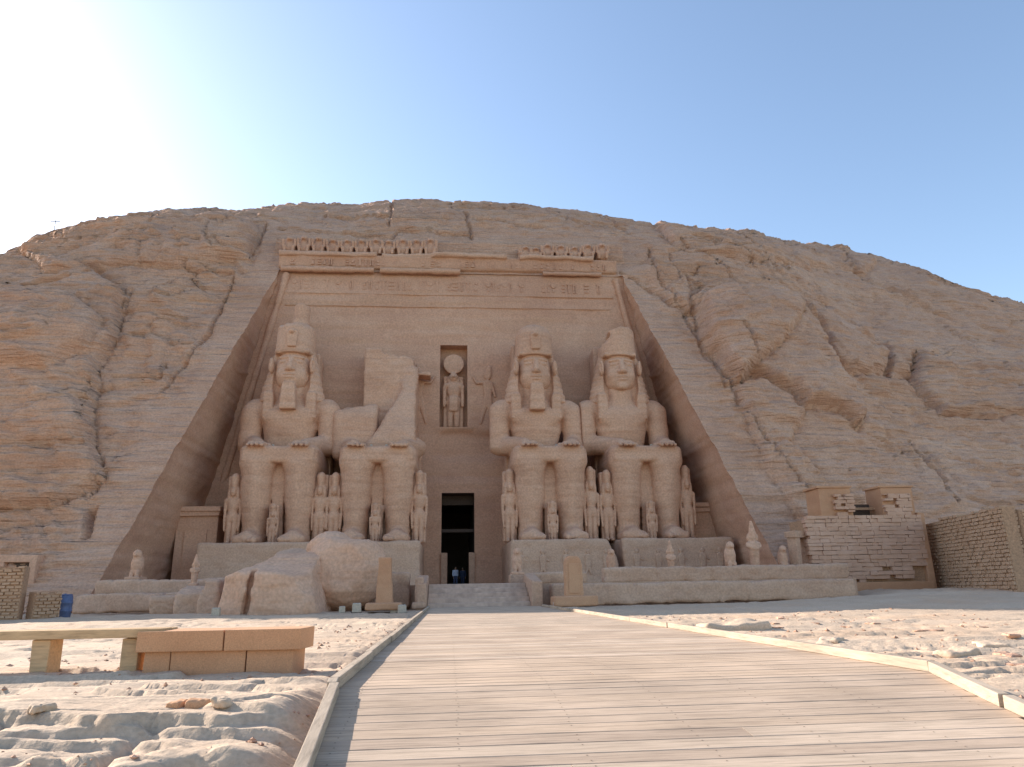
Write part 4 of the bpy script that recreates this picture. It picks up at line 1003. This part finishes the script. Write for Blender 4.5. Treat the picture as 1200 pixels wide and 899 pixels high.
# ================================================================== ground
gy = [-6.0]
while gy[-1] < 52:
    y = gy[-1]; gy.append(y + (.10 if y < 3 else .032 if y < 6.8 else .032 + (y - 6.8) * .009))
gy = np.array(gy + [56, 62, 70, 90, 130, 200, 400, 900])
gxp = [0.0]
while gxp[-1] < 46: x = gxp[-1]; gxp.append(x + (.04 if x < 5.8 else .04 + (x - 5.8) * .012))
gxp = np.array(gxp[1:] + [55, 70, 100, 200, 500, 900]); gxx = np.concatenate([-gxp[::-1], [0], gxp]) 
GX, GY = np.meshgrid(gxx, gy)
KINK = 7.0
PXL, PXR = -1.0, 4.58
def path_l(y): return PXL + .065 * np.clip(KINK - y, 0, 4)
def path_r(y): return PXR - .21 * np.clip(KINK - y, 0, 4)                                   # boardwalk edges
def base_z(x, y): return np.minimum(0, (y - KINK) * .10)
def ground_z(x, y):
    near = sstep(60, 45, y)
    z = np.maximum(base_z(x, y), -2.4)
    z = z + .55 * sstep(14, 26, x) * sstep(28, 44, y) * near
    sl = z.copy()
    lump = .05 * fbm(x * .22, y * .3, 0, 3, 201) + .011 * fbm(x * .8, y * 1.6, 0, 4, 202) + .006 * fbm(x * 4, y * 7, 0, 4, 203)
    # bedrock worn into thin flags: terraces of a smooth field with broken rims
    pl = 0
    for f_, am, K, sd_ in ((.22, .07, 6, 211), (.6, .013, 5, 212), (1.5, .003, 5, 213)):
        fld = fbm(x * f_ * .6, y * f_ * 2.2, 0, 3, sd_) * K + .16 * fbm(x * 2, y * 6, 0, 4, sd_ + 5); pl = pl + am * (np.floor(fld) + sstep(.86, .99, fld - np.floor(fld)) - .7 * fld)
    cr = np.abs(fbm(x * .3, y * 1.0, 0, 4, 221)); pl = pl - .05 * sstep(.022, .004, cr)
    z = z + lump + pl - .05
    # near left: an undercut ledge, below it rounded weathered humps split by slanting gullies
    led = 6.35 + .25 * fbm(x * .9, y * 0, 0, 3, 206) + .10 * vnoise(x * 3, 0, 0, 8) + .05 * vnoise(x * 9, 0, 0, 9)
    lf = sstep(-1.0, -1.5, x)
    below = sstep(led + .015, led - .03, y) * lf
    foot_ = sstep(led - .9, led - .25, y)
    u = x + .12 * y; v = y
    gn = fbm(u * .95 + .35 * fbm(u, v, 0, 2, 209), v * .30, 0, 3, 207)
    gn2 = fbm(u * .5 + 9, v * 1.6, 0, 3, 227)
    hump = -.13 * sstep(.10, .0, np.abs(gn)) - .025 * sstep(.04, .0, np.abs(gn2)) + .03 * sstep(.05, .25, np.abs(gn)) + .025 * fbm(u * 2.2, v * .9, 0, 3, 208) + .008 * fbm(x * 5, y * 5, 0, 3, 218)
    z = z + below * (hump * (1 - .5 * foot_) - .06 * foot_ + .02 ) + lf * .05 * sstep(led + .9, led, y) * sstep(led - .03, led + .03, y)
    # keep the rock under the boards and away from their edges
    ins = sstep(path_l(y) - .45, path_l(y) + .05, x) * sstep(path_r(y) + .45, path_r(y) - .05, x) * sstep(46, 42, y)
    z = z * (1 - ins) + (sl - .22) * ins
    edge_ = np.maximum(sstep(path_l(y) - .55, path_l(y) - .1, x) * (x < 1.8), sstep(path_r(y) + .55, path_r(y) + .1, x) * (x > 1.8))
    z = np.minimum(z, z * (1 - edge_) + (sl + .0) * edge_)
    # flat sheet beneath the terrace, the hill and out to the horizon
    fl = np.maximum(sstep(38, 42, y) * sstep(27, 22, np.abs(x)), sstep(47, 54, y))
    z = z * (1 - fl) + (-.12) * fl
    return np.where((y > 60) | (np.abs(x) > 60), np.minimum(z, -.1), z)
GZ = ground_z(GX, GY)
ii = np.arange(GX.size).reshape(GX.shape)
qq = np.stack([ii[:-1, :-1], ii[:-1, 1:], ii[1:, 1:], ii[1:, :-1]], -1).reshape(-1, 4)
gr_ = structure(link('ground', mesh_np('ground', np.stack([GX, GY, GZ], -1).reshape(-1, 3), qq, M_GROUND)))
gbvh = BVHTree.FromPolygons([v.co[:] for v in gr_.data.vertices], [p.vertices[:] for p in gr_.data.polygons])
def ground_hit(px, py):
    d = ray(px, py); h_ = gbvh.ray_cast(Vector(EYE), Vector(d / np.linalg.norm(d))); return h_[0]
def gz_at(x, y): return float(ground_z(np.array([[x]], float), np.array([[y]], float))[0, 0])
# ================================================================== boardwalk
def wood(name, c, along=(1, 14, 14)):
    mt = bpy.data.materials.new(name); mt.use_nodes = True
    nt = mt.node_tree; N, L = nt.nodes, nt.links; b = N['Principled BSDF']; b.inputs['Roughness'].default_value = .85; b.inputs['Specular IOR Level'].default_value = .06
    g = N.new('ShaderNodeNewGeometry'); mp = N.new('ShaderNodeMapping'); mp.inputs['Scale'].default_value = along
    L.new(g.outputs['Position'], mp.inputs['Vector'])
    n = N.new('ShaderNodeTexNoise'); n.inputs['Scale'].default_value = 2.2; n.inputs['Detail'].default_value = 8; n.inputs['Roughness'].default_value = .65; n.inputs['Distortion'].default_value = .4
    L.new(mp.outputs['Vector'], n.inputs['Vector'])
    n2 = N.new('ShaderNodeTexNoise'); n2.inputs['Scale'].default_value = .9; n2.inputs['Detail'].default_value = 5; L.new(g.outputs['Position'], n2.inputs['Vector'])
    a = N.new('ShaderNodeAttribute'); a.attribute_name = 'tone'
    rp = ramp(nt, [(.28, tuple(v * .68 for v in c)), (.5, c), (.75, tuple(min(1, v * 1.2) for v in c))]); L.new(n.outputs['Fac'], rp.inputs['Fac'])
    r2 = ramp(nt, [(.3, .82), (.7, 1.12)]); L.new(n2.outputs['Fac'], r2.inputs['Fac'])
    m1 = N.new('ShaderNodeMix'); m1.data_type = 'RGBA'; m1.blend_type = 'MULTIPLY'; m1.inputs['Factor'].default_value = 1
    L.new(rp.outputs['Color'], m1.inputs['A']); L.new(r2.outputs['Color'], m1.inputs['B'])
    L.new(m1.outputs['Result'], b.inputs['Base Color'])
    bp = N.new('ShaderNodeBump'); bp.inputs['Strength'].default_value = .35; bp.inputs['Distance'].default_value = .012
    L.new(n.outputs['Fac'], bp.inputs['Height']); L.new(bp.outputs['Normal'], b.inputs['Normal'])
    return mt
M_PLANKS = [wood('weathered boards %d' % k, c) for k, c in enumerate(((.48, .355, .26), (.51, .385, .285), (.44, .325, .24), (.49, .36, .26), (.54, .415, .315)))]
M_KERB = wood('pale kerb timber', (.42, .33, .25), (14, 1, 14))
M_BENCHW = wood('bench timber', (.58, .385, .22), (1.5, 12, 12))
bw_ = bpy.data.objects.new('boardwalk_path', None); COL.objects.link(bw_); structure(bw_)
bw_.location = (1.85, 20, 0)
rnd = random.Random(11); meshes = []
b = bmesh.new(); y = -3.0
while y < 39.2:
    w = rnd.uniform(.19, .225); z = float(base_z(0, np.array(y + w / 2))) + .03
    sl = .10 if y + w / 2 < KINK else 0
    tilt = rnd.uniform(-.001, .001); dz_ = rnd.uniform(-.0012, .0012); mi = rnd.choices(range(5), (3, 4, 2, 3, 2))[0]
    segs = [float(path_l(y)) + rnd.uniform(-.05, .03), float(path_r(y)) + rnd.uniform(-.03, .05)]
    if rnd.random() < .12: segs.insert(1, PXL + (PXR - PXL) * rnd.uniform(.3, .7))
    for xa_, xb_ in zip(segs, segs[1:]):
        n = 16; top = []; yaw = rnd.uniform(-.003, .003)
        rows_ = []
        for k in range(n + 1):
            x = xa_ + .003 + (xb_ - xa_ - .006) * k / n; warp = .0003 * math.sin(k * 1.3 + y * 7)
            ya, yb_ = y + .006 + yaw * (x - 1.8) + .002 * math.sin(x * 5 + y), y + w - .006 + yaw * (x - 1.8)
            za = z - sl * w / 2 - tilt * .5 + dz_ + warp; zb_ = z + sl * w / 2 + tilt * .5 + dz_ + warp
            rows_.append([b.verts.new(p) for p in ((x, ya, za - .045), (x, ya, za - .006), (x, ya + .006, za), (x, yb_ - .006, zb_), (x, yb_, zb_ - .006), (x, yb_, zb_ - .045))])
        mi2 = mi if rnd.random() < .6 else rnd.randrange(5)
        for r0_, r1_ in zip(rows_, rows_[1:]):
            for k in range(6):
                f = b.faces.new((r0_[k], r1_[k], r1_[(k + 1) % 6], r0_[(k + 1) % 6])); f.material_index = mi2
        for rr_ in (rows_[0], rows_[-1]):
            f = b.faces.new(rr_); f.material_index = mi2
    if y < 16:
        for jx in np.arange(PXL + .25, PXR - .1, .82):
            for fy in (.25, .75):
                if jx > path_r(y) - .1 or rnd.random() < .08: continue
                xx_, yy_ = jx + rnd.uniform(-.012, .012), y + w * fy; zz_ = z + sl * w * (fy - .5) + dz_ + .0025
                f = b.faces.new([b.verts.new((xx_ + .0065 * math.cos(q_), yy_ + .0065 * math.sin(q_), zz_ + sl * .0065 * math.sin(q_))) for q_ in np.arange(6) * math.pi / 3]); f.material_index = 5
    y += w
bmesh.ops.recalc_face_normals(b, faces=b.faces)
me = bpy.data.meshes.new('planks'); b.to_mesh(me); b.free()
for m_ in M_PLANKS: me.materials.append(m_)
me.materials.append(plain('rusty screw heads', (.14, .09, .06), .8))
o = link('planks', me, bw_, (-1.85, -20, 0))
def kerb(xf, ys, ht=.10):
    g = MB(); y = ys[0]
    while y < ys[1]:
        ln = min(rnd.uniform(2.6, 3.4), ys[1] - y)
        if y < KINK < y + ln: ln = KINK - y
        if ln < .15: ln = .15
        za, zb_ = float(base_z(0, np.array(y))) + .03, float(base_z(0, np.array(y + ln))) + .03
        a = math.atan2(zb_ - za, ln)
        x0_, x1_ = float(xf(y)), float(xf(y + ln))
        g.box(((x0_ + x1_) / 2 + rnd.uniform(-.012, .012), y + ln / 2, (za + zb_) / 2 + ht / 2 + .003), (.085, ln / math.cos(a) - .012, ht), rx=a, bev=.008, rz=-math.atan2(x1_ - x0_, ln) + rnd.uniform(-.003, .003))
        y += ln
    return g.build('kerb', M_KERB, bw_, (-1.85, -20, 0))
kerb(path_l, (-3, 38.4)); kerb(path_r, (-3, 36.8))
# ================================================================== benches
def bxy(px, py, z=0.0): return atZ(px, py, z)
xb0, xb1, yb0 = -3.86, -1.80, 9.85
sb = thing('stone_bench', 'reddish sandstone block bench beside the boardwalk', 'bench', ((xb0 + xb1) / 2, yb0 + .3, 0), -.10)
zg = gz_at((xb0 + xb1) / 2, yb0 + .3)
M_BST = stone('orange sandstone block', (.46, .235, .125), (.56, .30, .165), (.62, .36, .21), 3, .3, .4, bdist=.02, stain_amt=.1, grain=3)
L2 = xb1 - xb0; zt_ = .425; 
for x0_, x1_ in ((-L2 / 2, .06), (.065, L2 / 2)): MB().box(((x0_ + x1_) / 2, 0, zt_ - .125), (x1_ - x0_ - .006, .62, .25), jit=.006, bev=.012).build('seat', M_BST, sb)
for x0_, x1_ in ((-L2 / 2 + .08, -.62), (-.61, .33), (.34, L2 / 2 - .1)): MB().box(((x0_ + x1_) / 2, .02, (zt_ - .25 + zg - .12) / 2), (x1_ - x0_ - .006, .52, zt_ - .25 - zg + .12), jit=.006, bev=.012).build('base_block', M_BST, sb)
wb = thing('wooden_bench', 'long wooden plank bench on two thick timber legs at the left edge', 'bench', (-5.3, 10.3, 0), -.05)
for k, yy in enumerate((-.16, .02, .2)): MB().box((-.05, yy, .40 - .002 * k), (3.5, .165, .105), bev=.01, jit=.004).build('seat_plank', M_BENCHW, wb)
for lx in (.2, 1.3):
    zz = gz_at(-5.3 + lx, 10.2); MB().box((lx, 0, (.345 + zz - .08) / 2), (.21, .34, .345 - zz + .08), bev=.012, jit=.01, rz=.06).build('leg', M_BENCHW, wb)
# loose stones along the ledge on the near left
for k, (px, py, s_, lab) in enumerate(((236, 829, .12, 'pinkish loose stone in the middle of the row under the near ledge'), (208, 828, .10, 'small flat reddish stone left of the pinkish one under the near ledge'), (260, 824, .08, 'small rounded stone right of the pinkish one under the near ledge'), (48, 833, .09, 'pale flat stone alone at the left under the near ledge'))):
    p_ = ground_hit(px, py)
    def fn(x, y, z, k=k): return rbox(x, y, z, (0, 0, .2), (.95, .65, .42), .25) + .3 * fbm(x * 1.1, y * 1.1, z * 1.3, 3, 300 + k)
    me = sdf_mesh('loose_stone', fn, (-1.4, -1.2, -.6), (1.4, 1.2, 1.3), .09, M_BST if k < 2 else M_GROUND)
    o = link('loose_stone', me, None, (p_[0], p_[1], gz_at(p_[0], p_[1]) - .01)); o.scale = (s_,) * 3; o.rotation_euler.z = k * 1.3
    tag(o, lab, 'stone', 'loose stones under the ledge')
for k, (px, py, s_, lab) in enumerate(((858, 737, .75, 'largest flat dark-edged rock slab on the sunlit ground right of the boardwalk'), (1120, 766, .28, 'small brown rock on the pale ground near the right edge'), (975, 750, .25, 'small brown rock midway right of the boardwalk'), (1160, 758, .3, 'lumpy rock farthest right on the pale ground'))):
    p_ = ground_hit(px, py)
    def fn(x, y, z, k=k): return rbox(x, y, z, (0, 0, 0), (1.0, .6, .17 + .05 * x), .08) + .22 * fbm(x * .9, y * .9, z * .5, 4, 320 + k) + .05 * fbm(x * 3, y * 3, z * 6, 3, 340 + k)
    me = sdf_mesh('flat_rock', fn, (-1.5, -1.3, -.6), (1.5, 1.3, .9), .09, M_GROUND)
    o = link('flat_rock', me, None, (p_[0], p_[1], gz_at(p_[0], p_[1]) - .01)); o.scale = (s_,) * 3; o.rotation_euler.z = .4 * k
    tag(o, lab, 'stone', 'flat rocks beside the boardwalk')
rs = random.Random(21)
for k in range(18):
    px, py = rs.uniform(850, 1195), rs.uniform(722, 800)
    if py > 735 + (px - 850) * .16 - 8: py = 728 + (px - 850) * .05
    p_ = ground_hit(px, py)
    if k == 0:
        fk = sdf_mesh('stone_flake', lambda x, y, z: rbox(x, y, z, (0, 0, .1), (.9, .55, .16), .06) + .3 * fbm(x * .9, y * .9, z, 3, 401), (-1.4, -1.1, -.4), (1.4, 1.1, .6), .1, M_CLIFF)
    o = link('stone_flake', fk, None, (p_[0], p_[1], p_[2] - .01)); q_ = rs.uniform(.07, .2); o.scale = (q_ * rs.uniform(.8, 1.6), q_, q_ * rs.uniform(.6, 1)); o.rotation_euler.z = rs.uniform(0, 6)
    tag(o, 'small thin stone flake scattered on the pale ground right of the boardwalk', 'stone', 'stone flakes right of the boardwalk')
# loose gravel and chips lying on the bedrock
rg = np.random.RandomState(5); n_ = 3400
gx_ = np.where(rg.rand(n_) < .5, -1.15 - 5.5 * rg.rand(n_) ** 1.6, 4.85 + 9 * rg.rand(n_) ** 1.6); gy_ = 4.6 + 21 * rg.rand(n_) ** 1.7
gx_ = np.where(gx_ > 0, gx_ + .12 * (gy_ - 7) * (gy_ > 7) * rg.rand(n_), gx_)
ok_ = fbm(gx_ * .6, gy_ * .6, 0, 3, 411) > -.12; gx_, gy_ = gx_[ok_], gy_[ok_]; n_ = len(gx_)
sz_ = (.006 + .022 * rg.rand(n_) ** 4) * (1 + gy_ * .05); oct_ = np.array([(1, 0, 0), (0, 1, 0), (-1, 0, 0), (0, -1, 0), (0, 0, .6), (0, 0, -.6)], float)
gz_ = np.array([ (lambda h_: h_[0][2] if h_[0] else -9)(gbvh.ray_cast(Vector((a_, b_, 5)), Vector((0, 0, -1)))) for a_, b_ in zip(gx_, gy_)])
Pv = oct_[None] * sz_[:, None, None] * (.6 + .9 * rg.rand(n_, 6, 1)); an = rg.rand(n_) * 6.28
Pr = np.stack([Pv[..., 0] * np.cos(an)[:, None] - Pv[..., 1] * np.sin(an)[:, None], Pv[..., 0] * np.sin(an)[:, None] + Pv[..., 1] * np.cos(an)[:, None], Pv[..., 2]], -1) + np.stack([gx_, gy_, gz_ + sz_ * .25], -1)[:, None]
tri = np.array([(0, 1, 4), (1, 2, 4), (2, 3, 4), (3, 0, 4), (1, 0, 5), (2, 1, 5), (3, 2, 5), (0, 3, 5)])
gv = link('gravel', mesh_np('gravel', Pr.reshape(-1, 3), (tri[None] + 6 * np.arange(n_)[:, None, None]).reshape(-1, 3), M_CLIFF, False)); gv['kind'] = 'stuff'
# ================================================================== small things
M_BLUE = plain('blue plastic', (.09, .12, .22), .5, 0, 6, .2)
br = thing('barrel', 'blue plastic barrel standing at the foot of the left side wall', 'barrel', (float(P_(75, 708, 37)[0]), 37, gz_at(float(P_(75, 708, 37)[0]), 37) - .03))
MB().lathe([(.30, 0), (.33, .03), (.35, .32), (.37, .34), (.37, .38), (.35, .40), (.35, .68), (.37, .70), (.37, .74), (.35, .76), (.33, 1.02), (.30, 1.06)]).build('drum', M_BLUE, br)
MB().lathe([(.31, 1.05), (.31, 1.10), (.27, 1.11), (.05, 1.11), (.04, 1.14)]).build('lid', M_BLUE, br)
fl0 = [(253, 721, 'white floodlight box alone on the ground left of the huge angular block'), (401, 714, 'small floodlight box nearest the barrel-like fallen piece'), (418, 713, 'large white floodlight box left of the reddish pillar'), (471, 718, 'white floodlight box right of the reddish pillar'), (462, 713, 'low grey floodlight box close against the base of the reddish pillar'), (652, 709, 'floodlight box beside the round-topped stele'), (979, 690, 'white box standing before the footing of the stone chapel')]
for k, (px, py, lab) in enumerate(fl0):
    Yd = (35.5, 36.6, 36.4, 35.8, 36.4, 37.2, 44.3)[k]; p_ = P_(px, py, Yd); s_ = (.7, .6, .85, .75, .6, .6, 1.25)[k]
    t = thing('floodlight', lab, 'floodlight', (float(p_[0]), Yd, gz_at(float(p_[0]), Yd) - .02), random.uniform(-.3, .3), 'white floodlight boxes'); t.scale = (s_,) * 3
    MB().box((0, 0, .27), (.50, .42, .46), bev=.02, taper=.95).build('housing', M_LAMP, t)
    MB().box((0, .03, .515), (.42, .32, .03)).build('glass', plain('lamp glass', (.35, .36, .36), .2) if k == 0 else bpy.data.materials['lamp glass'], t)
    MB().box((0, 0, .02), (.6, .5, .05)).build('bracket', M_DARK, t)
# small lamps on laps and pedestals
first_ = True
for xs_, who in ((-13.75, 'lap of the leftmost double-crowned colossus'), (-5.85, 'lap of the broken headless colossus'), (8.3, 'lap of the round-crowned colossus beside the doorway'), (16.45, 'lap of the rightmost chipped-crown colossus')):
    for sg, w_ in ((-1, 'left'), (1, 'right')):
        t = thing('spotlight', 'tiny white spotlight at the %s of the %s' % (w_, who), 'spotlight', (xs_ + sg * .62, 59.6, PT + 7.72), 0, 'tiny spotlights on the colossi'); t.scale = (.7, .7, .7)
        if first_:
            a_ = MB(); a_.lathe([(.10, .0), (.12, .1), (.16, .22), (.17, .36), (.10, .40)], n=14); sp_h = a_.build('housing', M_LAMP, t).data; sp_s = MB().box((0, 0, .02), (.34, .3, .09)).build('stand', M_LAMP, t).data; first_ = False
        else: link('housing', sp_h, t); link('stand', sp_s, t)
# mast on the hill's left shoulder
hp2 = None
for yy in range(262, 300):
    hp2 = hill_y(61, yy)
    if hp2 is not None: break
ms = thing('mast', 'thin metal mast with a crossbar on the left shoulder of the hill', 'mast', (float(hp2[0]), float(hp2[1]) + .3, float(hp2[2]) - .4))
M_METAL = plain('grey metal', (.3, .3, .3), .5, .6)
MB().tube((0, 0, 0), (0, 0, 1.9), .05).build('pole', M_METAL, ms); MB().tube((-.5, 0, 1.75), (.5, 0, 1.75), .045).build('crossbar', M_METAL, ms)
# visitors in the dark doorway
M_SKIN = plain('skin', (.35, .2, .13), .6); M_SHIRT = plain('pale blue shirt', (.45, .5, .62), .85); M_TROU = plain('navy trousers', (.05, .06, .11), .85); M_HAIR = plain('black hair', (.02, .017, .015), .7)
def person(label, x, y, z, rz, stride, shirt):
    t = thing('person', label, 'person', (x, y, z), rz, 'visitors in the temple doorway')
    def body(X_, Y_, Z_):
        d = None
        for sg in (-1, 1):
            e = cap(X_, Y_, Z_, (sg * .1, 0, .92), (sg * .11, -sg * stride * .5 - .02, .5), .095, .065); e = smin(e, cap(X_, Y_, Z_, (sg * .11, -sg * stride * .5 - .02, .5), (sg * .11, -sg * stride + .04, .08), .065, .042), .03)
            e = smin(e, cap(X_, Y_, Z_, (sg * .11, -sg * stride + .06, .04), (sg * .12, -sg * stride - .14, .035), .045, .038), .03)
            a = cap(X_, Y_, Z_, (sg * .2, 0, 1.42), (sg * .25, .04 + sg * .06, 1.12), .058, .045); a = smin(a, cap(X_, Y_, Z_, (sg * .25, .04 + sg * .06, 1.12), (sg * .24, -.06 + sg * .1, .86), .042, .03), .03)
            a = smin(a, ell(X_, Y_, Z_, (sg * .24, -.07 + sg * .1, .79), (.025, .04, .075)), .02)
            e = smin(e, a, .03); d = e if d is None else smin(d, e, .05)
        d = smin(d, ell(X_, Y_, Z_, (0, .01, 1.0), (.17, .12, .16)), .06); d = smin(d, ell(X_, Y_, Z_, (0, .01, 1.28), (.19, .125, .24)), .08)
        d = smin(d, cap(X_, Y_, Z_, (-.15, 0, 1.43), (.15, 0, 1.43), .07, .07), .05); d = smin(d, cap(X_, Y_, Z_, (0, 0, 1.45), (0, -.01, 1.56), .06, .055), .04)
        d = smin(d, ell(X_, Y_, Z_, (0, -.02, 1.66), (.078, .098, .115)), .03); d = smin(d, ell(X_, Y_, Z_, (0, -.125, 1.645), (.016, .022, .025)), .015); d = smin(d, ell(np.abs(X_), Y_, Z_, (.08, 0, 1.655), (.014, .025, .032)), .01)
        return smax(d, -ell(np.abs(X_), Y_, Z_, (.032, -.125, 1.68), (.018, .02, .012)), .01)
    link('body', sdf_mesh('body', body, (-.4, -.5, -.05), (.4, .5, 1.85), .024, M_SKIN), t)
    def shirt_(X_, Y_, Z_):
        return smax(body(X_, Y_, Z_) - .016, np.maximum(np.maximum(.94 - Z_, Z_ - 1.49), np.abs(X_) * .9 - .3 + .0 * Z_), .01)
    def trou(X_, Y_, Z_): return smax(smax(body(X_, Y_, Z_) - .018, np.maximum(.09 - Z_, Z_ - 1.0), .01), np.abs(X_) - .195, .01)
    link('shirt', sdf_mesh('shirt', shirt_, (-.42, -.4, .85), (.42, .4, 1.6), .024, shirt), t); link('trousers', sdf_mesh('trousers', trou, (-.3, -.5, .0), (.3, .5, 1.1), .024, M_TROU), t)
    link('hair', sdf_mesh('hair', lambda X_, Y_, Z_: smax(ell(X_, Y_, Z_, (0, .0, 1.69), (.092, .108, .105)), -ell(X_, Y_, Z_, (0, -.14, 1.63), (.085, .1, .1)), .01), (-.15, -.18, 1.5), (.15, .18, 1.85), .018, M_HAIR), t)
person('visitor in a pale blue shirt standing in the dark temple doorway', .55, 66.9, DOOR[2] - .02, .3, .06, M_SHIRT)
person('visitor in a dark shirt standing deeper in the temple doorway', 1.25, 69.5, DOOR[2] - .02, -.3, .1, M_TROU)
